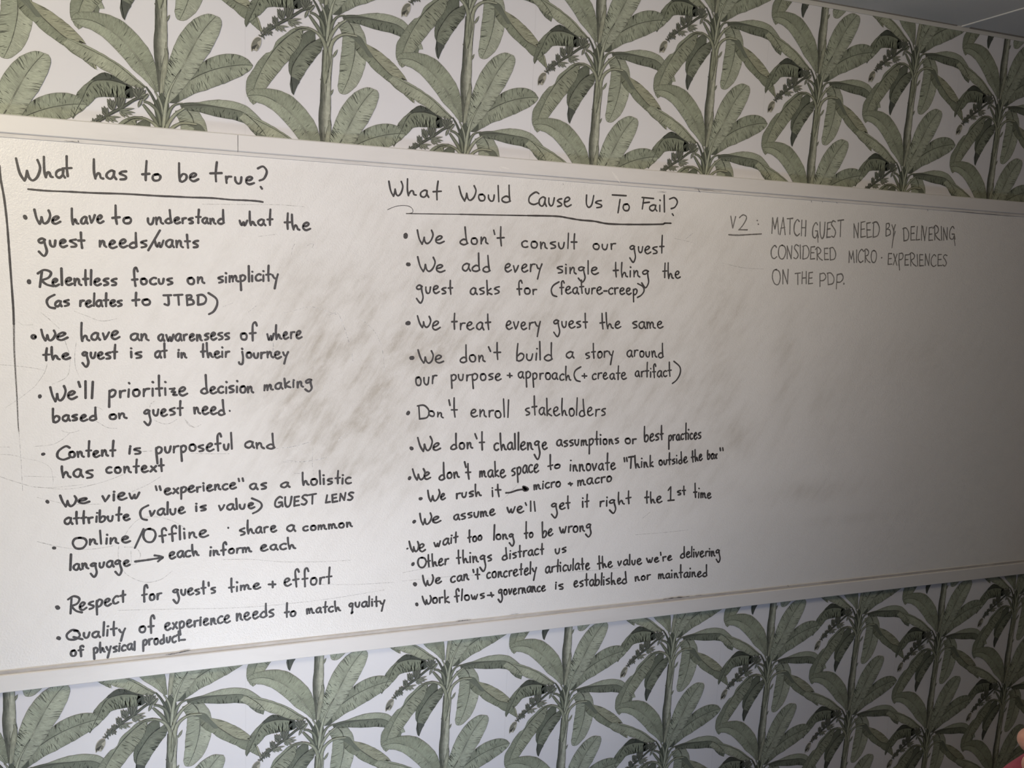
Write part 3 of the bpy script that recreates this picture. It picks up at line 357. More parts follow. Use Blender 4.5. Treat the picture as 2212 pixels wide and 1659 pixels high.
# ---------------------------------------------------------------- whiteboard
wb = D.objects.new('whiteboard', None); link(wb); wb.location = (1.2, 0, (BT + BB) / 2)
wb['label'] = 'long wall-mounted whiteboard in a pale frame covered with handwritten marker notes'; wb['category'] = 'whiteboard'
def adopt(o): o.parent = wb; o.matrix_parent_inverse = Matrix.Translation(-wb.location); return o
BX0, BX1 = -.86, 3.05
T_IN, B_IN = 2.0624, 0.9197
PY = -.012   # front of the writing surface
NX, NZ = 560, 170
V = []; F = []; dv = []
SM = [[649.0,1627.7,774.4,398.2,10,0.42],[701.0,1861.2,463.3,139.0,5,0.25],[312.5,1525.8,230.9,240.6,35,0.55],[243.6,1778.6,175.9,64.9,20,0.3],[382.5,1398.4,116.9,152.3,50,0.35],[492.2,1650.0,71.0,45.8,20,0.4],[335.8,1468.7,33.9,68.7,50,0.6],[281.5,1367.6,22.3,69.1,60,0.5],[649.0,1627.7,283.2,58.9,10,0.3],[891.6,1868.8,272.7,59.3,5,0.3],[1158.6,1953.1,114.8,61.1,5,0.25],[1044.9,1579.0,230.9,152.3,30,0.35],[1207.4,1317.3,183.0,161.3,40,0.3],[892.4,1138.7,139.7,78.3,0,0.15],[1343.2,1669.1,92.0,264.1,80,0.45],[1414.5,1390.2,79.4,68.1,0,0.5],[1555.4,1577.0,48.8,205.6,85,0.3],[1693.4,1211.5,211.2,36.1,-15,0.35],[1879.4,1113.0,223.2,17.9,-5,0.2],[1733.3,1464.9,103.8,141.7,80,0.2],[1997.5,1603.8,282.5,86.3,60,0.15],[181.6,1582.5,130.0,177.2,60,0.3],[161.3,1439.5,42.8,89.5,70,0.35],[770.6,1711.5,265.1,47.5,10,0.15],[98.4,1330.5,274.4,56.0,10,0.15]]
for j in range(NZ + 1):
    z = lerp(B_IN - .012, T_IN + .012, j / NZ)
    for i in range(NX + 1):
        x = lerp(BX0 + .03, BX1 - .03, i / NX); V.append((x, PY, z)); d = .10
        for sx, sz, rx, rz, an, s in SM:
            a = math.radians(an); ux = (x - sx / 1000); uz = (z - sz / 1000)
            e = (ux / (rx / 1000)) ** 2 + (uz / (rz / 1000)) ** 2
            if e < 6: d += s * 1.2 * math.exp(-e * 1.2)
        dv.append(min(1.3, d))
for j in range(NZ):
    for i in range(NX): a = j * (NX + 1) + i; F.append((a, a + 1, a + NX + 2, a + NX + 1))
surf = mesh('writing_surface', V, F, m_board); adopt(surf)
at_ = surf.data.attributes.new('dirt', 'FLOAT', 'POINT'); at_.data.foreach_set('value', dv)
adopt(boxo('back_panel', (BX0 + .02, BX1 - .02, PY + .0015, -.0005, B_IN - .02, T_IN + .02), m_rail))
def rail(name, x0, x1, zo, zi, m):
    """extruded profile from the outer edge zo to the inner edge zi; the lip beside the sheet is lower"""
    s = 1 if zi > zo else -1; w_ = abs(zi - zo); lip = .0085
    P = [(0, 0), (-.016, 0), (-.0195, .0025), (-.0195, w_ - lip - .002), (-.0175, w_ - lip), (-.0145, w_ - lip), (-.0145, w_ - .001), (-.0125, w_), (0, w_)]
    V = []; F = []; n = len(P)
    for x in (x0, x1):
        for y, d in P: V.append((x, y, zo + s * d))
    for k in range(n): F.append((k, (k + 1) % n, n + (k + 1) % n, n + k))
    F.append(tuple(range(n))); F.append(tuple(range(2 * n - 1, n - 1, -1)))
    o = mesh(name, V, F, m); adopt(o)
    L = []; y = -.0150
    return o, (zi - s * (lip - .0012), zi - s * .0008)
SEAM = 0.0517
_, lt = rail('top_rail', BX0, SEAM - .0006, BT, T_IN, m_rail); rail('top_rail', SEAM + .0006, BX1, BT, T_IN, m_rail)
_, lb = rail('bottom_rail', BX0, BX1, BB, B_IN, m_rail)
rail_lip = boxo('rail_lip', (BX0, BX1, -.0152, -.0146, min(lb), max(lb)), m_lip); adopt(rail_lip); rail_lip['label'] = 'darker mottled channel beside the sheet'
rail_lip = boxo('rail_lip', (BX0, BX1, -.0152, -.0146, min(lt), max(lt)), m_lip2); adopt(rail_lip)
for nm, x in (('end_rail', BX0 - .04), ('end_rail', BX1)): adopt(boxo(nm, (x, x + .04, -.0195, 0, BB, BT), m_rail, bevel=.002))
# dark marker smears that run along the rails
def smear(x0, z0, x1, z1, w_=.003, y=-.0156, m=None):
    V = []; F = []; P = [(lerp(x0, x1, t / 12), lerp(z0, z1, t / 12) + random.uniform(-.0004, .0004)) for t in range(13)]
    ribbon(V, F, P, [w_ * random.uniform(.3, 1) for _ in range(13)], y, taper=True); adopt(mesh('marker_smear', V, F, m or m_dark))
smear(-0.2927, 2.0648, -0.2651, 2.0643, 0.0016, m=None)
smear(-0.2667, 2.0679, -0.2642, 2.0635, 0.0018, m=None)
smear(-0.1111, 0.9160, -0.0869, 0.9165, 0.0022, m=None)
smear(-0.0890, 0.9173, -0.0564, 0.9213, 0.003, m=None)
smear(0.5929, 0.9210, 0.6347, 0.9209, 0.0022, m=None)
smear(0.7408, 0.9230, 0.7699, 0.9238, 0.0012, m=None)
smear(1.2086, 0.9196, 1.2971, 0.9198, 0.0032, m=None)
smear(1.3126, 0.9197, 1.3438, 0.9194, 0.0015, m=None)
smear(1.6383, 0.9214, 1.6438, 0.9164, 0.002, m=None)
smear(1.2285, 2.0692, 1.2379, 2.0601, 0.002, m=None)
smear(1.1069, 2.0539, 1.1347, 2.0545, 0.0015, m=None)
smear(1.6009, 2.0622, 1.6048, 2.0560, 0.0018, m=None)
smear(1.6394, 2.0633, 1.6416, 2.0582, 0.0012, m=None)
smear(1.6899, 2.0638, 1.6938, 2.0589, 0.0016, m=None)
smear(2.0270, 2.0630, 2.0314, 2.0578, 0.0015, m=None)
smear(0.8356, 2.0566, 0.8371, 2.0521, 0.001, m=None)
smear(1.2185, 2.0686, 1.3058, 2.0670, 0.0014, m=None)
smear(2.1125, 2.0639, 2.3994, 2.0622, 0.0016, m=None)
smear(0.0449, 2.1001, 0.0498, 2.0876, 0.0015, y=-.0199, m=m_tape)
smear(0.4494, 2.0894, 0.4587, 2.0773, 0.002, y=-.0199, m=m_tape)
smear(0.4890, 2.0818, 0.4962, 2.0716, 0.002, y=-.0199, m=m_tape)
smear(0.6642, 2.0843, 0.6885, 2.0806, 0.005, y=-.0199, m=m_tape)
smear(0.6618, 2.0830, 0.6695, 2.0714, 0.002, y=-.0199, m=m_tape)
smear(0.9690, 2.0946, 0.9946, 2.0685, 0.008, y=-.0199, m=m_tape)
smear(1.6403, 2.0812, 1.6505, 2.0767, 0.002, y=-.0199, m=m_tape)

# ---------------------------------------------------------------- handwriting
GL = {
'a': (80, '68 88 45 100 12 70 10 25 38 2 62 35 70 90|70 90 68 40 84 2'),
'b': (74, '12 200 8 100 10 2|12 55 40 98 70 75 62 22 30 -4 10 12'),
'c': (66, '62 90 38 96 8 62 14 14 40 0 64 12'),
'd': (86, '62 200 66 100 74 10|68 55 40 70 8 38 12 6 44 -6 78 14'),
'e': (78, '16 48 44 58 62 84 42 102 14 76 10 26 38 -4 78 18'),
'f': (66, '64 168 50 204 28 180 28 100 34 -14|4 84 58 90'),
'g': (84, '68 88 38 102 8 76 18 48 46 52 66 84|60 80 66 20 78 -60 48 -120 4 -66'),
'h': (78, '8 205 8 90 18 2|18 16 36 66 52 58 60 18 78 4'),
'i': (22, '10 92 10 2|10 146 14 142'),
'j': (44, '30 92 34 0 24 -80 -8 -84 -14 -62|28 140 32 136'),
'k': (68, '12 200 12 2|56 88 14 40 66 0'),
'l': (20, '10 205 10 2'),
'm': (106, '8 88 10 2|10 40 26 86 42 70 44 6|44 40 64 88 80 66 82 20 104 2'),
'n': (76, '8 90 12 2|12 34 32 88 50 74 54 24 74 2'),
'o': (74, '46 94 16 86 8 40 24 2 58 6 68 54 50 90 26 84'),
'p': (76, '12 88 12 20 16 -110|12 66 38 98 68 76 60 24 30 2 14 20'),
'q': (72, '56 84 30 94 8 60 20 26 48 34 58 76|58 84 54 -60 48 -110 66 -84'),
'r': (56, '10 86 12 2|12 46 26 84 56 90'),
's': (68, '60 96 28 88 10 70 34 54 60 34 54 10 18 0'),
't': (58, '32 205 30 100 34 2|4 96 58 100'),
'u': (66, '6 84 8 34 26 2 50 16 60 88'),
'v': (66, '6 88 26 4|26 4 46 40 62 92'),
'w': (96, '4 88 20 20 34 6 46 50 52 56|50 56 54 12 70 4 90 90'),
'x': (68, '8 88 62 2|60 90 6 4'),
'y': (72, '6 88 22 44 40 34|68 96 48 20 24 -92'),
'z': (66, '8 84 52 90|52 90 26 46|26 46 56 40 36 6 70 2'),
'W': (130, '6 200 22 80 44 2|44 2 54 50 58 96|58 96 66 30 84 2 108 40 122 120 110 186'),
'T': (90, '4 192 88 200|46 194 44 4'), 'J': (86, '10 190 84 196|54 192 54 50 44 6 12 30'),
'B': (84, '14 194 12 4|14 192 56 196 60 150 22 108|22 108 70 96 76 30 14 4'),
'D': (104, '16 192 14 6|4 190 60 200 98 120 80 30 14 6'),
'R': (104, '26 184 22 4|2 170 40 204 82 172 70 116 24 92|24 92 62 30 104 2'),
'C': (92, '88 178 60 202 14 130 12 40 50 0 90 24'),
'O': (110, '62 196 20 176 6 90 30 12 76 6 104 90 90 170 50 194'),
'Q': (120, '84 186 44 200 6 110 20 20 70 14 100 90 84 170 60 184|56 60 120 10'),
'U': (86, '8 196 12 60 36 4 66 40 80 190'), 'F': (84, '16 190 14 4|4 196 84 176|14 104 58 114'),
'G': (100, '84 176 56 202 14 140 12 40 50 10 80 50|50 92 84 92|84 92 96 10'), 'E': (74, '66 190 14 184|14 184 12 6|12 6 72 12|12 100 60 104'),
'S': (74, '70 186 34 200 10 160 40 110 66 60 40 6 4 20'), 'L': (64, '20 196 8 10|8 10 62 16'), 'N': (86, '10 6 14 190|14 190 66 10|66 10 78 196'),
'V': (76, '4 196 34 4|34 4 66 190'), 'M': (116, '8 4 16 192|16 192 50 60|50 60 86 196|86 196 104 4'), 'A': (84, '4 4 44 196|44 196 78 4|16 76 70 80'),
'H': (86, '12 196 10 4|72 198 72 4|10 100 74 104'), 'I': (22, '10 196 10 4'), 'P': (78, '14 190 10 4|14 186 58 196 74 140 50 96 14 90'),
'X': (76, '8 192 66 4|66 194 6 6'), 'Y': (76, '6 194 36 100|68 196 40 100 34 -40'),
'1': (60, '14 150 38 196|38 196 28 6|4 4 58 8'), '2': (86, '8 168 40 202 70 164 40 70 6 8|6 8 80 6'),
'?': (86, '4 186 50 204 82 160 60 100 22 82|34 26 46 6'), '(': (56, '56 196 20 150 8 90 20 20 50 0'), ')': (60, '4 200 44 150 50 90 30 30 4 0'),
'/': (70, '4 -10 64 200'), "'": (22, '8 200 14 140'), '"': (50, '8 200 14 140|32 200 38 140'), '-': (50, '6 46 46 48'), '.': (20, '8 6 12 2'),
}
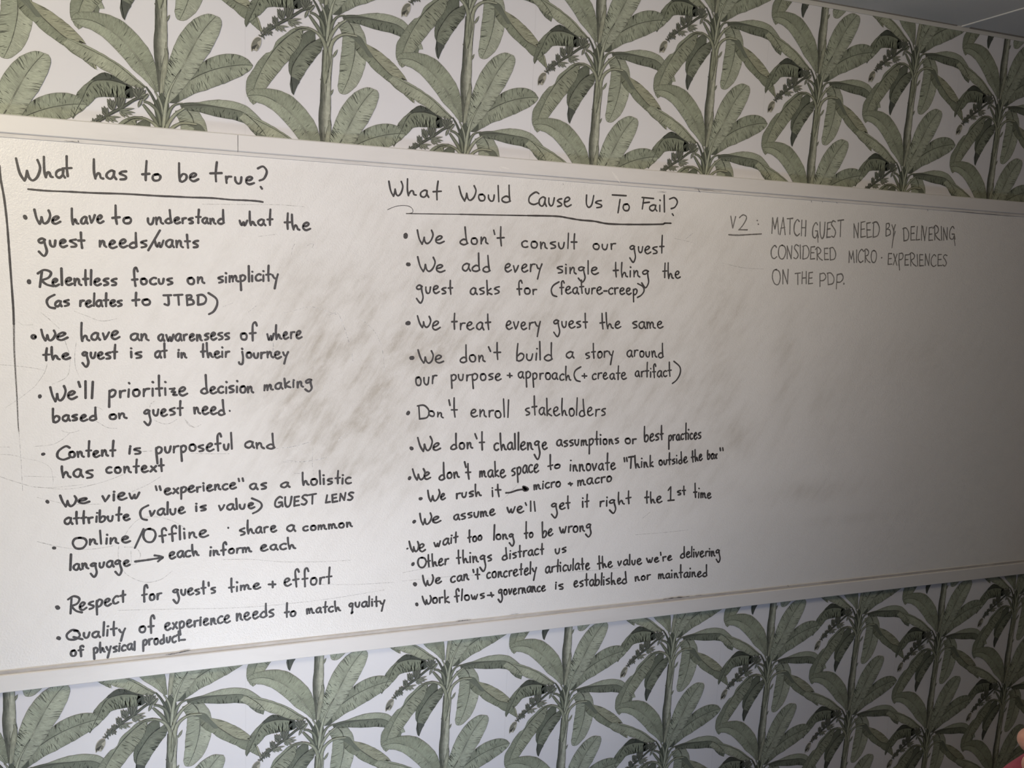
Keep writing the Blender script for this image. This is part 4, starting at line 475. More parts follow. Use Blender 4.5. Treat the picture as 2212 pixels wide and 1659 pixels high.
# the second writer prints narrow capitals
TEXT = [["title What has to be true",[["W",-383.6,1977.4,45.9,4.1,0.6,20.3,2.2],["ha",-332.0,1988.2,37.4,2.7,0.4,15.7,2.55],["t",-297.8,1992.3,18.1,1.3,0.5,17.1,2.35],["has",-240.1,1990.9,64.8,3.7,0.4,17.4,2.25],["to",-145.7,1994.1,39.2,4.5,0.2,14.1,2.87],["be",-70.4,1997.1,39.4,5.2,0.1,15.3,2.47],["t",-8.0,2002.2,25.2,1.8,0.1,17.9,2.27],["rue",25.4,2002.1,61.7,1.0,0.0,16.4,2.3],["?",91.2,1991.0,20.4,2.2,-0.0,24.8,2.0]]],["underline",[["p",[[-362.0,1962.0],[-327.4,1960.9],[-288.4,1961.8],[-240.8,1962.3],[-175.9,1964.3],[-109.5,1964.4],[-41.4,1965.5]],1.0],["p",[[-96.0,1964.9],[-50.0,1965.4],[-3.2,1966.8],[36.4,1965.7],[68.5,1966.4],[92.9,1966.2],[105.1,1965.0]],1.0]]],["l2",[[".",[[-369.2,1904.6]],5.2],["W",-354.2,1891.7,31.1,2.5,0.4,13.8,2.12],["e",-321.6,1893.5,16.5,2.6,0.4,14.2,2.07],["have",-283.1,1893.8,61.1,8.5,0.4,15.4,2.13],["to",-204.1,1899.8,37.9,3.8,0.3,13.3,2.73],["un",-135.6,1901.7,32.0,4.4,0.2,15.2,2.0],["derstand",-100.0,1907.5,122.7,5.0,0.1,13.1,2.12],["what",53.9,1910.0,71.0,3.8,-0.0,12.5,2.53],["the",151.6,1907.5,58.2,0.4,-0.1,15.3,2.22]]],["l3",[["guest",-347.1,1845.6,87.6,1.3,0.4,15.7,1.94],["needs",-232.1,1849.0,94.1,3.3,0.3,15.1,2.12],["/",-136.3,1849.7,22.8,1.0,0.3,19.8,2.04],["wants",-122.0,1853.9,90.4,3.1,0.2,15.4,1.88]]],["l4",[[".",[[-366.2,1771.6]],5.3],["R",-353.3,1760.2,31.9,3.3,0.5,15.8,2.2],["elentless",-324.2,1765.8,125.7,3.8,0.3,14.4,2.27],["focus",-168.6,1772.0,83.2,3.3,0.2,13.9,2.7],["on",-56.1,1777.1,36.2,1.9,0.1,14.2,2.0],["simplicity",7.3,1781.5,133.5,9.3,0.0,14.4,2.23]]],["l5",[["(",-335.5,1717.1,18.5,0.4,0.4,14.3,2.0],["as",-319.8,1720.6,28.0,3.0,0.3,12.8,2.0],["relates",-272.3,1722.4,83.3,2.6,0.3,13.0,2.06],["to",-168.6,1726.3,37.2,3.3,0.2,12.3,2.2],["JTBD",-105.6,1727.7,91.0,3.7,0.1,12.5,1.93],[")",-11.5,1710.3,19.2,0.4,0.1,23.7,2.0]]],["l6",[["o",[[-361.4,1656.1]],4.8],["W",-348.9,1648.2,28.5,0.2,0.3,12.0,1.93],["e",-318.9,1648.5,21.7,4.2,0.4,14.5,1.89],["have",-272.7,1647.2,76.4,6.4,0.3,15.5,2.31],["an",-174.5,1649.6,38.1,0.3,0.2,14.6,1.93],["awarensess",-117.4,1648.4,150.0,5.4,0.1,15.2,2.0],["of",55.5,1654.9,35.5,-0.6,0.0,15.6,2.33],["where",114.4,1653.6,79.0,4.2,-0.1,15.8,1.89]]],["l7",[["the",-346.7,1604.8,54.1,4.1,0.4,13.0,2.06],["guest",-270.7,1609.7,69.0,0.0,0.3,14.0,2.0],["is",-174.4,1611.4,22.9,0.0,0.2,13.3,2.0],["at",-125.4,1612.3,24.8,0.9,0.2,14.3,2.0],["in",-77.4,1612.4,18.9,0.0,0.1,11.9,2.0],["their",-29.0,1612.4,60.6,0.9,0.1,13.7,2.19],["journey",56.2,1611.6,107.4,0.1,-0.0,14.0,2.0]]],["l8",[[".",[[-353.5,1528.6]],4.6],["W",-335.2,1515.2,30.6,5.2,0.5,16.4,2.0],["e",-301.7,1521.3,19.1,2.2,0.4,16.5,2.0],["'",-281.9,1522.6,6.6,-0.1,0.5,18.2,2.0],["ll",-269.4,1522.4,19.2,-0.3,0.4,17.4,2.05],["prioritize",-221.7,1524.2,163.2,3.6,0.3,16.9,2.6],["decision",-29.6,1530.8,114.9,1.1,0.1,14.8,2.64],["making",107.0,1535.2,112.5,11.2,-0.1,15.2,1.41]]],["l9",[["based",-330.0,1472.3,86.2,2.9,0.3,13.0,2.18],["on",-221.2,1475.5,36.4,0.8,0.2,11.8,2.14],["guest",-150.2,1479.8,80.8,2.5,0.2,15.4,1.94],["need",-44.5,1483.5,68.2,-2.4,0.1,15.3,2.21],[".",[[32.8,1489.2]],2.6]]],["l10",[[".",[[-350.8,1402.2]],4.3],["C",-326.5,1388.3,25.7,0.6,0.4,15.1,1.89],["ontent",-301.4,1394.0,91.3,-1.9,0.3,13.2,2.5],["is",-181.7,1396.1,24.7,-0.9,0.2,13.7,1.5],["purposeful",-127.2,1394.9,166.4,4.4,0.1,15.8,2.27],["and",65.1,1400.1,70.5,-1.6,-0.0,14.4,2.62]]],["l11",[["has",-317.4,1347.5,61.7,-1.3,0.4,17.8,1.38],["context",-229.1,1354.4,120.1,-2.1,0.3,14.7,2.0]]],["l12",[[".",[[-345.9,1296.0]],4.6],["W",-321.5,1282.9,32.9,-0.2,0.4,13.5,1.87],["e",-286.9,1288.1,23.0,1.4,0.3,11.2,1.93],["view",-237.5,1290.6,76.5,2.9,0.3,14.6,1.62],["\"",-130.4,1290.9,13.4,-0.8,0.2,13.9,2.06],["experience",-109.4,1299.9,155.0,4.8,0.1,12.8,1.76],["\"",45.7,1305.7,14.2,0.2,0.0,11.4,2.0],["as",75.9,1301.2,39.6,-0.2,-0.0,15.4,1.87],["a",146.6,1301.4,22.1,0.8,-0.1,12.0,1.93],["holistic",196.4,1304.6,117.8,-0.1,-0.2,14.8,2.13]]],["l13",[["attribute",-314.8,1241.9,132.4,3.0,0.3,13.7,2.06],["(",-163.5,1242.8,19.1,-1.3,0.3,17.6,2.0],["value",-141.8,1250.7,76.8,1.7,0.2,14.0,2.0],["is",-43.5,1254.8,25.1,1.3,0.1,12.3,1.84],["value",6.7,1254.5,81.8,0.7,0.0,13.4,1.93],[")",83.1,1243.0,22.6,-1.4,-0.0,18.4,1.95],["GUEST",133.0,1252.6,97.6,4.9,-0.1,11.8,2.0],["LENS",251.5,1258.3,69.2,4.0,-0.1,10.0,2.0]]],["l14",[[".",[[-335.7,1190.6]],4.4],["O",-300.5,1185.4,29.4,-0.5,0.3,13.7,1.87],["nline",-267.0,1192.0,84.4,0.1,0.3,13.8,2.06],["/",-175.3,1180.3,22.4,-1.7,0.3,20.9,2.01],["Offline",-154.4,1189.9,138.2,3.0,0.2,15.1,2.0],[".",[[28.6,1211.3]],2.8],["share",54.3,1191.7,83.5,3.8,-0.0,15.6,1.94],["a",160.9,1193.8,21.4,-1.5,-0.1,14.8,1.87],["common",199.2,1192.1,119.7,1.7,-0.1,12.4,1.93]]],["l15",[["language",-306.5,1136.4,123.1,1.4,0.3,13.9,2.53],["p",[[-172.6,1146.0],[-145.0,1147.8],[-114.7,1151.0]],1.0],["p",[[-131.5,1157.1],[-123.1,1155.1],[-114.3,1151.0],[-118.9,1147.2],[-124.6,1142.3]],1.0],["each",-102.0,1146.2,64.5,2.4,0.2,15.3,1.69],["inform",-14.0,1146.6,94.4,3.1,0.0,12.0,2.42],["each",101.3,1150.1,81.3,-1.4,-0.1,13.8,1.93]]],["l16",[[".",[[-332.8,1053.0]],5.7],["R",-312.9,1036.1,28.8,-0.3,0.5,19.5,2.0],["espect",-288.8,1041.0,93.2,11.1,0.4,16.5,1.59],["for",-160.6,1051.4,41.4,0.6,0.2,15.3,2.25],["guest's",-93.4,1058.1,92.4,-4.2,0.1,14.5,2.0],["time",28.4,1054.4,72.5,1.4,0.0,12.5,2.75],["p",[[120.3,1064.4],[135.9,1063.0]],1.0],["p",[[129.6,1070.9],[130.0,1056.1]],1.0],["effort",155.5,1056.9,114.2,-4.3,-0.2,18.1,2.29]]],["l17",[[".",[[-332.7,981.3]],5.4],["Q",-318.5,974.9,33.7,-3.0,0.3,11.6,2.01],["uality",-284.0,974.6,88.7,1.1,0.3,15.2,2.0],["of",-167.7,975.5,32.2,-0.8,0.2,15.4,2.5],["experience",-112.5,975.0,143.5,4.6,0.1,16.7,1.53],["needs",45.3,981.8,87.9,1.0,-0.0,17.9,1.76],["to",157.9,977.0,26.8,2.5,-0.1,12.8,2.75],["match",209.7,980.0,82.6,-0.1,-0.2,14.1,1.84],["quality",312.9,985.4,91.8,-2.9,-0.2,13.2,1.92]]],["l18",[["of",-310.8,935.4,27.4,-0.6,0.4,14.2,1.53],["physical",-264.6,937.2,88.6,-2.3,0.3,14.4,1.53],["product",-160.6,941.8,82.4,2.8,0.2,14.6,1.47],["p",[[-77.4,946.9],[-69.2,946.7]],1.0]]],["title what would cause us to fail",[["W",391.4,1994.9,34.9,5.1,-0.4,16.9,2.11],["h",433.2,1999.5,24.6,2.9,-0.4,17.0,2.27],["a",466.8,1997.8,21.9,2.0,-0.5,17.1,2.0],["t",496.9,1993.5,21.1,1.9,-0.6,21.0,2.04],["W",562.8,1994.3,45.2,6.7,-0.7,18.3,2.0],["ould",612.1,2001.3,87.7,-0.4,-0.7,17.6,2.16],["C",743.1,1997.6,29.3,2.8,-0.8,15.9,1.87],["ause",773.8,1997.0,88.9,3.4,-1.1,21.6,1.85],["U",901.2,2000.7,22.8,1.4,-1.0,16.3,1.94],["s",929.8,2001.4,19.6,1.2,-1.2,19.4,1.89],["p",[[977.5,2037.2],[997.4,2037.5],[1017.4,2037.7]],1.0],["p",[[1000.4,2026.9],[998.7,2010.7],[996.8,1993.0]],1.0],["o",1008.2,1998.8,20.1,1.2,-1.2,18.2,2.04],["F",1062.4,2005.8,36.0,2.1,-1.1,15.6,2.0],["ail",1086.8,2002.4,49.9,0.8,-1.3,17.2,2.37],["?",1147.3,1993.2,24.6,1.4,-1.8,23.2,2.04]]],["underline",[["p",[[390.1,1964.8],[405.5,1972.3],[424.9,1976.9],[440.7,1975.9],[449.7,1970.2],[449.9,1961.7],[435.2,1958.1]],0.35],["p",[[435.2,1958.5],[508.9,1961.6],[570.0,1964.4]],0.6],["p",[[570.0,1964.4],[632.3,1966.8],[717.3,1970.2],[795.6,1973.3]],0.8],["p",[[745.5,1971.4],[822.5,1974.2],[856.3,1971.6],[890.5,1968.4],[929.6,1967.5],[971.7,1963.2],[1042.5,1965.3],[1126.9,1970.5],[1136.4,1973.6],[1156.1,1974.6]],1.1]]],["m2",[[".",[[435.0,1905.9]],7.1],["W",461.9,1886.7,41.1,4.8,-0.5,16.4,2.09],["e",507.0,1890.7,23.3,4.0,-0.5,16.5,2.0],["don",570.4,1893.6,72.1,2.3,-0.6,16.7,2.41],["'",656.2,1896.6,6.4,0.3,-0.7,16.8,2.0],["t",667.0,1892.1,19.2,0.9,-0.9,20.9,2.23],["consult",731.8,1891.6,152.7,2.7,-0.9,17.2,2.06],["our",928.1,1896.2,68.9,2.0,-1.0,16.6,2.0],["guest",1036.7,1892.5,102.1,1.1,-1.3,18.0,2.47]]],["m3",[[".",[[443.2,1838.7]],6.0],["W",464.7,1821.0,45.4,3.5,-0.5,17.5,2.05],["e",512.1,1822.7,23.5,1.8,-0.5,17.2,1.93],["add",578.9,1827.0,74.7,2.6,-0.7,17.9,2.27],["every",689.0,1828.9,102.8,5.6,-0.9,19.2,1.89],["single",832.3,1831.4,117.2,-0.1,-1.0,17.0,1.89],["thing",993.3,1827.5,108.3,2.5,-1.2,18.0,2.11],["the",1139.9,1829.1,56.2,0.1,-1.4,18.4,2.06]]],["m4",[["guest",465.0,1771.4,92.0,-0.5,-0.5,16.7,2.11],["asks",600.8,1770.0,77.6,4.1,-0.7,17.1,2.11],["for",725.0,1776.3,54.1,-0.6,-0.7,14.7,2.29],["(",816.3,1771.1,22.6,0.6,-1.0,19.6,1.94],["feature-creep",841.9,1780.0,227.7,2.9,-1.0,16.4,1.92],[")",1067.7,1775.3,20.7,0.5,-1.3,18.3,2.0]]],["m5",[[".",[[446.1,1697.1]],6.8],["W",468.7,1686.4,34.6,1.3,-0.4,14.2,2.06],["e",506.3,1681.0,21.1,2.6,-0.6,20.5,1.74],["treat",556.2,1683.4,103.5,0.6,-0.7,19.0,2.04],["every",698.5,1685.8,96.2,1.2,-0.9,19.4,1.9],["guest",829.7,1693.0,97.2,-1.6,-0.9,17.0,2.33],["the",964.0,1688.1,60.7,5.6,-1.1,17.3,2.27],["same",1058.4,1692.2,93.9,1.8,-1.3,18.0,1.95]]],["m6",[[".",[[457.9,1612.1]],6.5],["W",473.8,1599.0,39.6,-0.0,-0.5,15.8,2.1],["e",517.0,1599.9,22.3,0.9,-0.6,18.1,1.9],["don",579.7,1601.6,66.9,0.9,-0.6,17.4,2.52],["'",655.2,1603.4,8.7,-0.0,-0.7,18.5,2.0],["t",669.6,1608.1,19.5,0.0,-0.8,18.5,2.25],["build",730.6,1605.3,101.4,1.9,-0.9,18.8,2.25],["a",868.9,1611.9,23.9,0.0,-0.9,16.8,1.93],["story",925.4,1610.1,83.9,4.9,-1.1,17.4,2.22],["around",1047.2,1616.0,114.5,-1.8,-1.3,17.8,2.27]]],["m7",[["our",467.0,1545.0,55.3,2.2,-0.6,22.6,1.6],["purpose",557.7,1554.2,134.6,1.7,-0.6,16.3,1.82],["p",[[708.5,1567.6],[721.5,1566.4]],1.0],["p",[[714.8,1572.6],[715.7,1562.3]],1.0],["approach",737.6,1560.2,149.0,-6.8,-0.9,17.1,2.0],["(",894.2,1549.5,23.1,-0.2,-1.2,20.3,2.0],["p",[[919.0,1564.8],[932.3,1564.3]],1.0],["p",[[925.0,1570.5],[926.3,1558.9]],1.0],["create",947.6,1555.8,102.6,-0.8,-1.1,16.6,2.0],["artifact",1076.2,1560.8,112.2,0.3,-1.2,16.0,2.25],[")",1191.0,1542.9,24.1,-0.2,-2.4,30.3,1.98]]],["m8",[[".",[[452.0,1475.1]],5.9],["D",476.7,1458.5,29.7,-0.7,-0.5,18.3,1.95],["on",504.2,1468.0,37.6,-6.4,-0.4,13.3,2.08],["'",552.3,1461.3,7.6,-0.2,-0.7,22.2,2.0],["t",563.6,1462.0,16.2,-0.4,-0.7,19.5,2.47],["enroll",613.3,1462.7,104.0,-5.2,-0.8,18.8,2.3],["stakeholders",762.2,1462.2,232.3,-6.2,-1.2,21.0,2.17]]],["m9",[[".",[[463.0,1385.7]],5.8],["W",480.2,1375.4,37.7,4.4,-0.5,18.3,2.05],["e",517.0,1377.9,20.5,2.2,-0.5,17.8,1.95],["don",564.1,1379.1,58.9,2.8,-0.6,16.6,2.41],["'",629.3,1375.7,8.1,-0.3,-0.8,20.7,2.04],["t",640.4,1375.3,14.3,-0.5,-0.8,19.7,2.32],["challenge",680.3,1373.9,148.3,-2.4,-0.9,19.1,2.15],["assumptions",856.3,1376.6,183.4,1.9,-1.0,16.1,2.3],["or",1058.2,1376.9,34.6,0.9,-1.0,14.3,1.76],["best",1117.1,1382.3,60.1,1.2,-1.3,18.1,2.29],["practices",1192.9,1380.8,105.3,4.1,-1.4,17.2,2.5]]],["m10",[[".",[[459.8,1309.9]],5.4],["W",467.7,1303.7,32.9,1.3,-0.4,14.6,2.0],["e",495.7,1305.2,18.5,0.1,-0.5,17.5,1.78],["don",536.0,1300.3,53.5,6.2,-0.5,16.1,2.62],["'",600.8,1300.1,7.1,-0.3,-0.8,22.7,2.0],["t",606.8,1299.8,14.2,-0.7,-0.7,18.8,2.12],["make",643.2,1303.0,71.2,-1.4,-0.7,18.0,2.22],["space",731.0,1303.8,76.0,6.6,-0.9,20.3,1.6],["to",833.7,1313.3,36.6,5.5,-0.6,10.7,3.55],["innovate",897.0,1308.4,137.2,-2.0,-1.1,18.8,2.27],["\"",1058.4,1305.3,11.6,-0.5,-1.1,15.9,2.06],["Think",1072.1,1307.8,79.7,0.8,-1.2,16.6,2.05],["outside",1168.2,1312.2,91.5,3.7,-1.2,15.1,2.28],["the",1273.1,1316.4,34.1,5.1,-1.3,15.3,2.07],["box",1323.3,1323.1,33.6,1.9,-1.3,15.4,1.78],["\"",1360.3,1329.3,13.8,0.6,-1.1,12.1,2.03]]],["m11",[[".",[[489.7,1255.2]],5.5],["W",504.3,1245.2,33.4,3.0,-0.4,14.8,2.06],["e",541.5,1249.9,12.9,1.2,-0.5,14.2,2.08],["rush",582.4,1250.6,66.8,3.2,-0.5,14.0,2.07],["it",679.1,1250.1,27.1,-2.5,-0.8,18.2,1.72],["p",[[718.3,1258.0],[730.9,1258.4],[749.6,1263.4],[766.4,1265.0],[777.0,1266.0]],1.0],["p",[[766.1,1271.7],[774.8,1268.2],[779.3,1263.9],[769.8,1261.7],[767.3,1268.6],[772.8,1265.2]],1.5],["micro",795.4,1262.0,77.7,5.8,-0.7,14.4,1.71],["p",[[896.1,1273.3],[906.7,1272.7]],1.0],["p",[[899.8,1276.8],[903.0,1268.3]],1.0],["macro",922.6,1266.7,102.3,6.4,-1.0,15.8,1.6]]],["m12",[[".",[[474.8,1196.4]],5.5],["W",487.3,1186.3,32.4,1.8,-0.4,14.8,2.06],["e",520.6,1189.6,22.7,1.8,-0.5,14.9,2.0],["assume",577.3,1194.2,113.3,5.7,-0.6,15.1,1.87],["we",721.8,1202.0,49.7,1.0,-0.8,17.4,1.65],["'",774.5,1205.8,5.4,-0.3,-0.5,11.3,1.96],["ll",787.5,1203.0,19.3,0.9,-0.7,13.4,2.03],["get",849.1,1204.3,55.9,-0.3,-0.9,16.3,2.05],["it",939.5,1205.1,20.1,1.9,-1.0,16.9,2.06],["right",991.5,1204.0,95.6,2.8,-1.0,16.0,2.06],["the",1130.8,1205.4,55.0,-1.1,-1.2,16.3,2.0],["1",1203.6,1208.7,20.7,-1.2,-1.6,20.8,1.98],["st",1232.7,1224.5,28.3,-1.6,-1.0,13.2,1.92],["time",1289.0,1212.6,57.7,-3.3,-1.3,15.6,2.57]]],["m13",[[".",[[459.1,1127.2]],3.1],["W",464.8,1117.8,25.4,-0.0,-0.3,12.9,2.15],["e",489.2,1117.3,16.8,-0.7,-0.5,19.5,1.53],["wait",527.5,1124.8,63.9,10.2,-0.5,15.1,1.8],["too",619.0,1129.9,38.8,7.2,-0.5,14.2,2.28],["long",688.0,1133.8,59.0,-1.3,-0.6,14.0,2.61],["to",774.9,1130.5,25.7,2.3,-0.7,14.6,3.07],["be",826.7,1129.8,30.3,5.1,-0.9,16.8,2.5],["wrong",877.7,1136.6,94.0,1.8,-1.0,17.0,1.5]]],["m14",[[".",[[474.4,1085.2]],5.5],["O",487.5,1074.1,22.7,0.0,-0.4,14.0,1.93],["ther",511.2,1074.1,55.9,2.3,-0.5,16.1,2.0],["things",590.3,1076.4,96.9,-1.0,-0.6,16.4,2.15],["distract",715.6,1077.2,117.8,6.0,-0.7,15.7,2.0],["us",867.6,1080.5,32.1,1.7,-0.8,14.9,1.71]]],["m15",[[".",[[481.3,1031.0]],6.3],["W",499.7,1022.9,29.8,2.2,-0.4,14.2,2.07],["e",534.5,1027.1,16.0,2.2,-0.5,14.6,1.94],["can",575.8,1026.9,48.9,2.6,-0.6,16.0,1.79],["'",630.8,1033.1,5.2,-0.5,-0.4,11.9,2.0],["t",642.2,1030.0,12.5,-1.1,-0.5,12.8,2.09],["concretely",673.5,1028.2,141.8,1.9,-0.7,16.7,1.87],["articulate",840.6,1028.9,131.8,1.3,-0.9,17.2,1.94],["the",997.8,1026.8,43.8,2.7,-1.0,15.7,2.15],["value",1059.0,1031.3,74.7,-2.0,-1.0,15.4,2.07],["we're",1150.3,1032.4,81.4,-0.1,-1.0,13.4,2.08],["delivering",1258.4,1037.9,134.1,-4.1,-1.3,15.9,1.93]]],["m16",[[".",[[487.5,976.6]],5.6],["W",502.1,973.1,23.9,1.6,-0.4,12.2,1.92],["ork",528.0,974.5,46.4,-0.6,-0.5,16.4,2.0],["flows",588.7,975.5,81.7,-1.0,-0.5,14.5,2.07],["p",[[678.5,982.1],[695.3,980.9]],1.0],["p",[[687.7,988.5],[691.3,976.7]],1.0],["governance",708.1,979.2,135.1,-1.5,-0.7,15.9,1.73],["is",871.7,981.3,25.8,-2.5,-0.9,16.1,1.6],["established",926.4,982.6,165.7,-5.7,-1.0,16.4,1.97],["nor",1115.6,980.2,49.1,2.2,-0.9,13.4,2.0],["maintained",1190.3,981.1,163.8,-6.9,-1.2,14.8,2.38]]],["c1",[["V",1342.7,1971.4,16.5,0.9,-1.5,16.1,2.03],["2",1367.8,1966.8,30.1,1.5,-1.9,20.6,2.0],[".",[[1428.1,1996.7]],2.5],[".",[[1432.7,1987.1]],2.5],["p",[[1339.0,1953.5],[1367.2,1953.5],[1406.1,1957.2],[1445.3,1960.9]],1.0],["MATCH",1477.9,1961.9,120.7,0.8,-2.5,24.1,1.93],["GUEST",1618.4,1956.0,108.9,9.6,-2.8,24.6,1.87],["p",[[1635.6,1972.9],[1640.4,1946.9]],0.8],["NEED",1765.0,1963.7,95.1,9.3,-2.7,21.9,2.0],["BY",1882.2,1975.1,38.7,2.5,-2.3,17.4,2.0],["p",[[1917.0,1991.8],[1911.9,1967.6],[1911.0,1943.5]],0.8],["DELIVERING",1949.6,1964.6,203.4,12.9,-2.7,19.4,2.13],["p",[[2146.1,1988.6],[2155.4,1961.0]],0.8]]],["c2",[["CONSIDERED",1482.9,1894.2,228.8,3.9,-2.0,18.4,2.03],["MICRO",1755.5,1894.2,104.1,2.4,-2.2,18.3,2.0],[".",[[1875.9,1912.6]],2.8],["EXPERIENCES",1899.0,1892.7,233.1,2.9,-2.5,18.5,1.96],["p",[[1941.3,1907.8],[1948.5,1879.0]],0.8]]],["c3",[["ON",1497.5,1821.5,53.8,2.5,-2.0,19.9,2.03],["THE",1573.8,1823.8,60.4,4.9,-1.7,16.1,2.11],["P",1658.2,1821.1,25.1,0.7,-2.1,18.8,2.08],["D",1686.7,1826.3,25.3,0.8,-2.0,17.6,2.0],["P",1717.3,1815.5,27.5,0.8,-2.6,22.1,2.03],[".",[[1746.2,1832.2]],3.2]]]]
YI = PY - .00025
def glyph_strokes(ch):
    w_, s = GL[ch]; out = []
    for st in s.split('|'):
        n = [float(v) for v in st.split()]; out.append([(n[i] / 100, n[i + 1] / 100) for i in range(0, len(n), 2)])
    return w_ / 100, out
def emit(name, V, F, m): adopt(mesh(name, V, F, m))
def write_line(name, items, wdt, m, label, sketchy=False):
    yy = [YI]
    for it in items:
        yy[0] -= .000002; V = []; F = []
        if isinstance(it[1], list):
            k, P_, w_ = it; P_ = mm(P_)
            if k == '.': disc(V, F, P_[0][0], P_[0][1], w_ / 1000 * .92, yy[0])
            elif k == 'o': ribbon(V, F, [(P_[0][0] + w_ / 1000 * .75 * math.cos(a * .5236), P_[0][1] + w_ / 1000 * .75 * math.sin(a * .5236)) for a in range(13)], wdt, yy[0])
            else:
                C_ = catmull(P_, 6); ribbon(V, F, C_, [wdt * w_ * random.uniform(.82, 1.08) for _ in C_], yy[0])
            emit({'.': 'bullet_point', 'o': 'bullet_point', 'p': name if name != 'handwritten_word' else 'pen_stroke'}[k], V, F, m)
            continue
        t_, ox, oz, dx, dz, ux, uz, ar = it
        ox, oz, dx, dz, ux, uz = (v / 1000 for v in (ox, oz, dx, dz, ux, uz))
        gap = .20 if not sketchy else .12
        gs = [glyph_strokes(c) for c in t_]; tot = sum(g_[0] for g_ in gs) + gap * (len(gs) - 1)
        if len(t_) == 1: tot = max(.01, max(p[0] for s in gs[0][1] for p in s) - 0.0)
        x = 0
        for gi, (gw, strokes) in enumerate(gs):
            jx = random.uniform(-.03, .03); jy = random.uniform(-.07, .07) if len(t_) > 1 else 0; js = random.uniform(.93, 1.08) if len(t_) > 1 else 1; sl = random.uniform(-.05, .05)
            for rep in range(2 if sketchy else 1):
                for s in strokes:
                    P_ = []
                    for px, py in s:
                        py2 = py if py <= 1 else 1 + (py - 1) * (ar - 1)
                        if py < 0: py2 = py * min(1.25, ar / 1.75)
                        X = (x + (px - gw / 2) * js + gw / 2 + jx + sl * py) / tot; Y = py2 * js + jy
                        n1 = .025 if not sketchy else .05
                        P_.append((ox + dx * X + ux * Y + random.uniform(-n1, n1) * uz * .6, oz + dz * X + uz * Y + random.uniform(-n1, n1) * uz))
                    C_ = catmull(P_, 5); yy[0] -= .0000012
                    w0 = wdt * (1 if not sketchy else .8); ph = random.random() * 6
                    ribbon(V, F, C_, [w0 * (.96 + .09 * math.sin(ph + i * .5)) for i in range(len(C_))], yy[0])
            x += gw + gap
        emit(name, V, F, m)
nl = 0
for nm, items in TEXT:
    c3 = nm in ('c1', 'c2', 'c3')
    wdt = .0040 if c3 else (.0053 if nm[0] == 'l' or 'true' in nm else (.0046 if nm in ('m2', 'm3', 'm4', 'm5', 'm6', 'm7', 'm8') or 'title' in nm else .0052))
    if nm == 'underline': write_line('underline', items, .0043, m_ink, None); continue
    write_line('handwritten_word', items, wdt, m_dry if c3 else m_ink, None, c3)
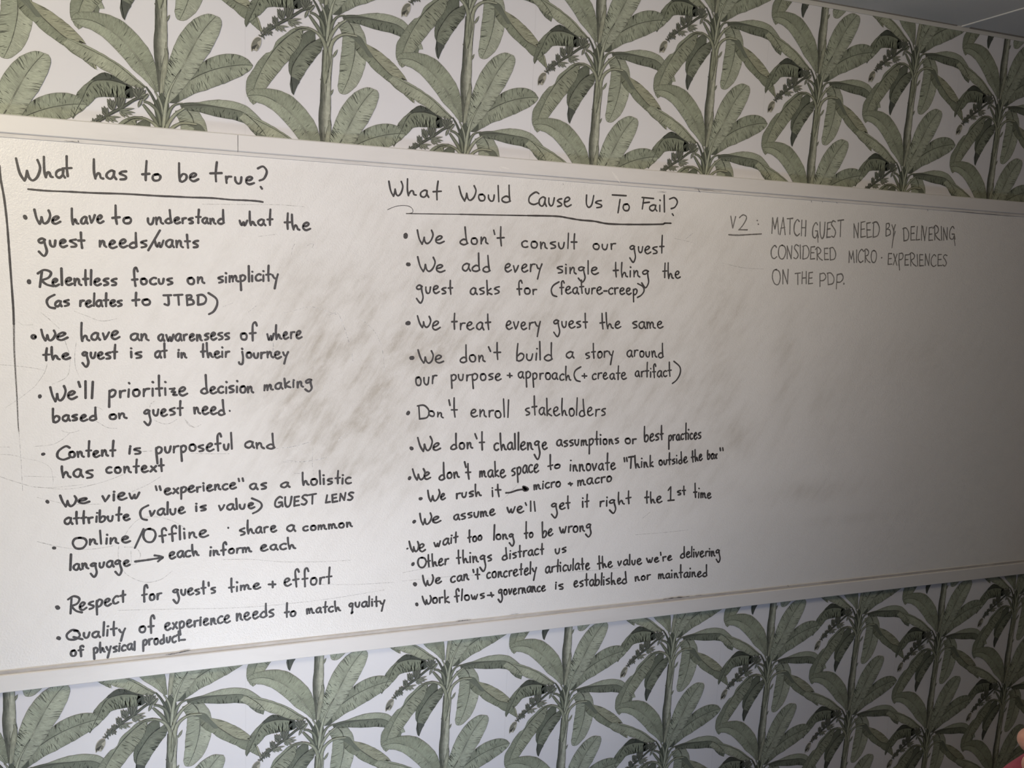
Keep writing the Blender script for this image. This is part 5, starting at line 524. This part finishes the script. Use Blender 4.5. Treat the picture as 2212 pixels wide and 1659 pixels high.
# black border line down the left side and faint traces of wiped writing
V = []; F = []; C_ = catmull(mm([[-412.4,2006.0],[-410.9,1978.1],[-406.3,1942.2],[-403.2,1901.8],[-401.5,1861.1],[-400.0,1809.8],[-398.4,1758.0],[-397.2,1716.2],[-397.3,1682.8]]), 6); ribbon(V, F, C_, [.0045 * random.uniform(.85, 1.05) for _ in C_], YI); adopt(mesh('border_line', V, F, m_ink))
V = []; F = []; C_ = catmull(mm([[-397.3,1682.6],[-398.3,1629.8],[-397.6,1576.5],[-396.6,1522.7],[-396.4,1472.9],[-395.5,1453.3]]), 8); ribbon(V, F, C_, [lerp(.0038, .0018, i / len(C_)) for i in range(len(C_))], YI + .00002); adopt(mesh('border_line', V, F, m_dry))
V = []; F = []; y = PY - .00006
for P_, w_ in [[[[-395.5,1453.3],[-394.3,1420.4],[-393.1,1369.8],[-392.7,1323.4]],0.5],[[[-425.7,1596.8],[-399.8,1594.6],[-366.2,1589.9],[-343.6,1584.8]],0.6],[[[-361.8,1550.4],[-389.0,1526.9],[-417.7,1505.9]],0.5],[[[-337.5,1597.8],[-343.8,1578.3],[-361.8,1550.4]],0.5],[[[-303.5,1651.8],[-294.7,1619.4],[-294.4,1593.3],[-301.8,1569.4],[-329.2,1554.4]],0.5],[[[-280.5,1645.5],[-284.0,1619.4],[-283.7,1593.3],[-278.3,1575.8]],0.5],[[[-367.7,1419.5],[-333.0,1422.7],[-313.2,1433.2],[-299.2,1446.1]],0.5],[[[-432.5,1404.4],[-410.0,1402.4],[-383.8,1393.7],[-357.2,1385.9],[-338.3,1371.8],[-334.0,1351.5],[-333.5,1333.5]],0.4],[[[-431.9,1420.7],[-413.2,1420.0]],0.4],[[[-388.8,1355.2],[-327.2,1350.0]],0.4],[[[-434.2,1356.3],[-406.3,1343.9],[-372.3,1331.0],[-339.6,1327.1],[-276.5,1330.6]],0.5],[[[255.9,1713.3],[275.4,1718.6],[285.5,1700.6],[295.7,1674.3],[304.4,1647.7]],0.8],[[[311.5,1621.0],[314.1,1600.9]],0.7],[[[333.4,1704.7],[362.4,1678.4],[376.4,1655.0],[381.8,1641.5]],0.7],[[[385.1,1629.7],[387.4,1614.4],[390.9,1580.3]],0.7],[[[153.8,1716.3],[185.2,1725.0],[213.8,1732.1],[242.8,1724.5],[275.4,1713.7]],0.5],[[[155.4,1396.8],[187.6,1402.4],[216.8,1411.6]],0.5],[[[171.9,1335.2],[201.1,1333.8]],0.6],[[[152.4,1364.2],[204.2,1362.7],[253.5,1371.0]],0.6],[[[221.9,1392.7],[220.6,1358.6],[224.8,1327.6]],0.6],[[[129.0,1646.5],[129.7,1633.6],[126.6,1623.8]],1.2],[[[281.3,1409.5],[286.2,1417.9],[291.1,1421.2]],0.8],[[[-193.8,1207.7],[-180.2,1229.0],[-160.1,1246.2],[-126.8,1247.8],[-93.3,1236.2],[-66.2,1217.4]],0.6],[[[-181.3,1171.4],[-180.8,1152.6],[-180.2,1139.4],[-170.2,1142.3],[-161.5,1160.4],[-171.2,1178.0],[-194.3,1181.7]],0.6],[[[-205.6,1186.3],[-207.7,1164.1],[-201.7,1135.6],[-187.3,1113.7],[-154.2,1095.5],[-120.5,1098.1],[-94.7,1116.9]],0.6],[[[-368.6,1207.8],[-322.4,1191.6],[-275.2,1182.5],[-230.1,1184.5],[-217.1,1187.2]],0.6],[[[-364.9,1329.9],[-303.3,1322.2],[-239.8,1333.3],[-191.1,1350.9]],0.5],[[[-365.6,1306.9],[-342.8,1299.3],[-304.2,1288.1],[-240.9,1284.4]],0.5],[[[-175.5,1309.9],[-142.4,1324.7],[-115.5,1341.9]],0.5],[[[11.9,1135.0],[77.9,1130.6],[155.2,1117.9],[254.8,1110.2],[316.2,1108.7]],0.5],[[[225.1,1055.6],[317.2,1045.3],[425.4,1041.3]],0.5],[[[-16.7,1017.4],[39.7,1013.7],[116.5,1011.0],[175.5,1011.3],[276.4,1014.1],[401.8,1023.7]],0.5],[[[-210.8,1033.6],[-144.1,1028.6],[-58.3,1021.5],[14.3,1014.6]],0.5],[[[-250.6,1502.9],[-241.7,1502.8],[-231.4,1495.9]],0.5],[[[-251.2,1476.2],[-239.5,1467.5],[-223.2,1457.0],[-205.0,1454.8]],0.6],[[[-127.8,1471.5],[-112.2,1463.4],[-96.5,1463.0],[-80.6,1472.1]],0.6],[[[-313.8,1452.8],[-297.8,1447.4],[-280.0,1451.8]],0.5],[[[-136.7,1499.1],[-135.0,1507.5],[-127.2,1514.2]],0.6],[[[-64.7,1473.5],[-53.6,1459.3],[-43.7,1452.1]],0.6],[[[-156.9,1400.3],[-133.5,1401.1]],0.7],[[[-50.9,1392.8],[-10.3,1389.9],[30.8,1388.8]],0.6],[[[89.5,1396.5],[140.7,1397.3],[184.0,1402.2],[219.1,1412.0]],0.6],[[[158.1,1368.5],[193.1,1363.4],[228.4,1365.6],[248.3,1368.5]],0.6],[[[-64.6,1471.7],[-55.1,1457.6],[-42.3,1452.9],[-29.4,1458.7]],0.5],[[[-345.8,1707.3],[-331.9,1694.8],[-319.5,1682.2],[-312.5,1674.3]],0.5],[[[-282.7,1711.7],[-259.7,1702.5],[-230.5,1691.6],[-200.7,1697.0]],0.5],[[[-388.5,1687.5],[-380.3,1681.3],[-360.7,1681.6]],0.4],[[[19.1,1727.8],[40.1,1736.8]],0.5],[[[74.4,1717.0],[90.9,1731.1]],0.5],[[[449.2,1042.5],[508.1,1043.1],[588.5,1043.0],[671.1,1038.6]],0.5],[[[448.6,1064.5],[527.1,1073.7],[575.1,1079.7]],0.5],[[[1108.7,1116.7],[1204.7,1116.4],[1278.1,1118.9]],0.5],[[[884.8,1025.9],[975.2,1024.4],[1044.5,1023.8],[1081.8,1026.0]],0.5],[[[1126.9,1162.2],[1151.8,1180.2]],0.5],[[[706.8,1237.4],[728.9,1257.4],[753.0,1282.5]],0.6],[[[1325.0,1876.0],[1396.9,1865.2],[1462.2,1864.6]],0.5],[[[1166.7,1935.6],[1191.9,1932.6],[1232.5,1925.8]],0.5],[[[1204.2,1935.3],[1227.9,1953.7]],0.6],[[[96.2,1887.9],[135.8,1894.9]],0.5],[[[-22.1,1952.5],[44.4,1955.8],[142.2,1961.0],[195.7,1960.0]],0.5],[[[169.5,1847.1],[170.3,1862.5],[176.1,1874.7]],0.5],[[[199.9,1869.0],[210.0,1876.3],[218.6,1876.7],[215.2,1867.9]],0.5]]:
    C_ = catmull(mm(P_), 6); y -= .0000015; ribbon(V, F, C_, [.0026 * w_ * random.uniform(.5, 1.1) for _ in C_], y)
gh = mesh('wiped_trace', V, F, m_ghost); adopt(gh); gh['kind'] = 'stuff'; gh['label'] = 'faint grey traces of wiped-off lines'

# ---------------------------------------------------------------- the person at the right edge, arms folded, facing the board
m_skin = mat('skin', (.56, .29, .20), .5, .4); t = NT(m_skin); co = t.new('ShaderNodeTexCoord').outputs['Object']
t.link(t.mix(t.ramp(t.noise(co, 60, 3), .35, .65), (.60, .32, .22), (.52, .25, .18)), t.b.inputs['Base Color']); t.b.inputs['Subsurface Weight'].default_value = .08; t.b.inputs['Subsurface Radius'].default_value = (.01, .004, .002)
m_shirt = mat('shirt_cloth', (.38, .09, .12), .85, .2); t = NT(m_shirt); co = t.new('ShaderNodeTexCoord').outputs['Object']
t.link(t.mix(t.ramp(t.noise(co, 30, 3), .3, .7), (.40, .095, .125), (.30, .06, .085)), t.b.inputs['Base Color']); t.bump(t.noise(co, 700, 2), .3, .0006)
m_trouser = mat('trouser_cloth', (.05, .06, .09), .85, .2); m_hair = mat('hair', (.05, .03, .02), .6, .4); m_shoe = mat('shoe_leather', (.04, .03, .03), .4, .5)
m_eye = mat('eye_white', (.75, .73, .7), .3, .5); m_lip = mat('lip_skin', (.48, .17, .14), .5, .4)
def skin(name, chains, m, parent=None, sub=2):
    """chains: lists of (x, y, z, r); a chain may start at an existing joint by using the same coordinates"""
    me = D.meshes.new(name); idx = {}; V = []; E = []; R_ = []
    for ch in chains:
        prev = None
        for x, y, z, r in ch:
            k = (round(x, 4), round(y, 4), round(z, 4))
            if k not in idx: idx[k] = len(V); V.append((x, y, z)); R_.append(r)
            if prev is not None and prev != idx[k]: E.append((prev, idx[k]))
            prev = idx[k]
    par = list(range(len(V)))
    def fd(a):
        while par[a] != a: a = par[a]
        return a
    for a, b in E: par[max(fd(a), fd(b))] = min(fd(a), fd(b))
    roots = {fd(a) for a in range(len(V))}
    me.from_pydata(V, E, []); o = D.objects.new(name, me); link(o, parent)
    md = o.modifiers.new('skin', 'SKIN'); md.use_smooth_shade = True
    if not me.skin_vertices: me.attributes
    bm = bmesh.new(); bm.from_mesh(me); lay = bm.verts.layers.skin.verify(); bm.verts.ensure_lookup_table()
    for i, v in enumerate(bm.verts):
        v[lay].radius = (R_[i], R_[i]); v[lay].use_root = i in roots
    bm.to_mesh(me); bm.free(); me.materials.append(m)
    s = o.modifiers.new('sub', 'SUBSURF'); s.levels = sub; s.render_levels = sub
    dg = bpy.context.evaluated_depsgraph_get(); m2 = D.meshes.new_from_object(o.evaluated_get(dg)); o.modifiers.clear(); o.data = m2
    if not m2.materials: m2.materials.append(m)
    m2.polygons.foreach_set('use_smooth', [True] * len(m2.polygons)); return o
PX, PYY = 1.52, -1.42       # where the person stands; faces -x, a little towards the wall
pe = D.objects.new('person', None); link(pe); pe.location = (PX, PYY, 0)
pe['label'] = 'person in a rose-red shirt, folded arms, only hand and sleeve showing at the right edge'; pe['category'] = 'person'
# frame of the body: f = facing direction, s = the person's right side
fa = math.radians(180); fx, fy = math.cos(fa), math.sin(fa); sx_, sy_ = fy, -fx   # facing -x: right side is +y
def B(f, s, z, r): return (f * fx + s * sx_, f * fy + s * sy_, z, r)
body = skin('body', [
    [B(0, 0, .98, .125), B(0, 0, 1.12, .115), B(.01, 0, 1.28, .13), B(0, 0, 1.42, .10), B(-.01, 0, 1.50, .055), B(.01, 0, 1.57, .055), B(.03, 0, 1.66, .085), B(.02, 0, 1.73, .092), B(.0, 0, 1.79, .06)],
    [B(0, 0, 1.42, .10), B(0, .12, 1.43, .06), B(0, .185, 1.40, .055), B(.02, .23, 1.26, .045), B(.06, .25, 1.13, .040), B(.25, .21, 1.13, .036), B(0.488, 0.165, 1.126, .026)],
    [B(0, 0, 1.42, .10), B(0, -.12, 1.43, .06), B(0, -.185, 1.40, .055), B(.02, -.23, 1.26, .045), B(.08, -.25, 1.14, .040), B(.24, -.12, 1.155, .034), B(0.3940, 0.0320, 1.1860, .026)],
    [B(0, 0, .98, .125), B(0, .09, .90, .09), B(.01, .10, .70, .07), B(.0, .10, .50, .055), B(-.02, .10, .28, .045), B(-.03, .10, .10, .035), B(.0, .10, .045, .035), B(.10, .11, .035, .03)],
    [B(0, 0, .98, .125), B(0, -.09, .90, .09), B(.01, -.10, .70, .07), B(.0, -.10, .50, .055), B(-.02, -.10, .28, .045), B(-.03, -.10, .10, .035), B(.0, -.10, .045, .035), B(.10, -.11, .035, .03)],
    # nose, ears
    [B(.03, 0, 1.66, .085), B(.115, 0, 1.672, .016), B(.138, 0, 1.660, .012)],
    [B(.02, 0, 1.73, .092), B(.005, .092, 1.68, .016), B(-.005, .098, 1.70, .014)],
    [B(.02, 0, 1.73, .092), B(.005, -.092, 1.68, .016), B(-.005, -.098, 1.70, .014)],
], m_skin, pe)
def hand(palm, fingers, thumb):
    return skin('hand', [palm] + fingers + [thumb], m_skin, body)
# the visible hand: knuckles and thumb of the hand that lies over the other forearm (absolute coordinates minus the base)
def A(x, y, z, r): return (x - PX, y - PYY, z, r)
hand([A(1.1210, -1.3850, 1.1860, 0.0260), A(1.0780, -1.3750, 1.2080, 0.0280), A(1.0460, -1.3580, 1.2300, 0.0260), A(1.0200, -1.3480, 1.2350, 0.0180)],
    [[A(1.0020, -1.3450, 1.2830, 0.0135), A(0.9900, -1.3300, 1.2730, 0.0125), A(0.9780, -1.3150, 1.2590, 0.0132), A(1.0230, -1.3000, 1.2250, 0.0105), A(1.0520, -1.2980, 1.2150, 0.0088)],
     [A(1.0140, -1.3450, 1.2500, 0.0135), A(1.0030, -1.3300, 1.2370, 0.0125), A(0.9930, -1.3150, 1.2200, 0.0132), A(1.0390, -1.3000, 1.1840, 0.0105), A(1.0680, -1.2980, 1.1740, 0.0088)],
     [A(1.0270, -1.3450, 1.2170, 0.0135), A(1.0190, -1.3300, 1.2010, 0.0125), A(1.0110, -1.3150, 1.1810, 0.0122), A(1.0560, -1.3000, 1.1460, 0.0105), A(1.0860, -1.2980, 1.1350, 0.0088)],
     [A(1.0400, -1.3450, 1.1860, 0.0135), A(1.0350, -1.3300, 1.1680, 0.0125), A(1.0310, -1.3150, 1.1450, 0.0122), A(1.0750, -1.3000, 1.1110, 0.0105), A(1.1050, -1.2980, 1.1000, 0.0088)]],
    [A(1.0780, -1.3750, 1.2080, 0.0280), A(1.0220, -1.3800, 1.2850, 0.0170), A(0.9880, -1.3700, 1.3160, 0.0130), A(0.9700, -1.3550, 1.3200, 0.0105)])
hand([B(0.488, 0.165, 1.126, 0.0240), B(0.523, 0.165, 1.121, 0.0270), B(0.558, 0.165, 1.113, 0.0220)],
    [[B(0.563, 0.135, 1.111, 0.0110), B(0.598, 0.131, 1.091, 0.0095), B(0.608, 0.131, 1.064, 0.0085), B(0.598, 0.133, 1.046, 0.0075)],
     [B(0.563, 0.155, 1.111, 0.0110), B(0.598, 0.153, 1.091, 0.0095), B(0.608, 0.153, 1.064, 0.0085), B(0.598, 0.153, 1.046, 0.0075)],
     [B(0.563, 0.175, 1.111, 0.0110), B(0.598, 0.175, 1.091, 0.0095), B(0.608, 0.175, 1.064, 0.0085), B(0.598, 0.173, 1.046, 0.0075)],
     [B(0.563, 0.195, 1.111, 0.0110), B(0.598, 0.197, 1.091, 0.0095), B(0.608, 0.197, 1.064, 0.0085), B(0.598, 0.193, 1.046, 0.0075)]],
    [B(0.523, 0.165, 1.121, 0.0270), B(0.538, 0.125, 1.116, 0.0140), B(0.563, 0.110, 1.096, 0.0110), B(0.578, 0.105, 1.076, 0.0090)])
shirt = skin('shirt', [
    [B(0, 0, .90, .15), B(0, 0, 1.02, .145), B(0, 0, 1.14, .135), B(.01, 0, 1.28, .15), B(0, 0, 1.42, .115), B(-.01, 0, 1.475, .068)],
    [B(0, 0, 1.42, .115), B(0, .12, 1.43, .075), B(0, .185, 1.40, .07), B(.02, .235, 1.26, .060), B(.06, .255, 1.13, .055), B(.25, .21, 1.135, .046), B(0.483, 0.165, 1.126, .034)],
    [B(0, 0, 1.42, .115), B(0, -.12, 1.43, .075), B(0, -.185, 1.40, .07), B(.02, -.235, 1.26, .060), B(.08, -.255, 1.14, .055), B(.24, -.12, 1.155, .046), B(0.3490, -0.0100, 1.1810, .036)],
], m_shirt, pe)
skin('trousers', [[B(0, 0, .99, .138), B(0, 0, .93, .14)], [B(0, 0, .93, .14), B(0, .095, .86, .10), B(.01, .10, .70, .085), B(0, .10, .50, .072), B(-.02, .10, .28, .064), B(-.03, .10, .09, .06)],
    [B(0, 0, .93, .14), B(0, -.095, .86, .10), B(.01, -.10, .70, .085), B(0, -.10, .50, .072), B(-.02, -.10, .28, .064), B(-.03, -.10, .09, .06)]], m_trouser, pe)
skin('hair', [[B(-.075, 0, 1.60, .045), B(-.06, 0, 1.70, .078), B(-.02, 0, 1.775, .085), B(.045, 0, 1.80, .055), B(.085, 0, 1.775, .02)]], m_hair, pe)
for s_ in (-1, 1):
    skin('shoe', [[B(-.07, s_ * .10, .045, .042), B(.02, s_ * .105, .045, .045), B(.12, s_ * .112, .04, .038), B(.17, s_ * .114, .036, .03)]], m_shoe, pe)
    skin('eye', [[B(.098, s_ * .032, 1.695, .010), B(.104, s_ * .032, 1.695, .010)]], m_eye, body)
skin('mouth', [[B(.108, -.024, 1.615, .005), B(.116, 0, 1.615, .008), B(.108, .024, 1.615, .005)]], m_lip, body)
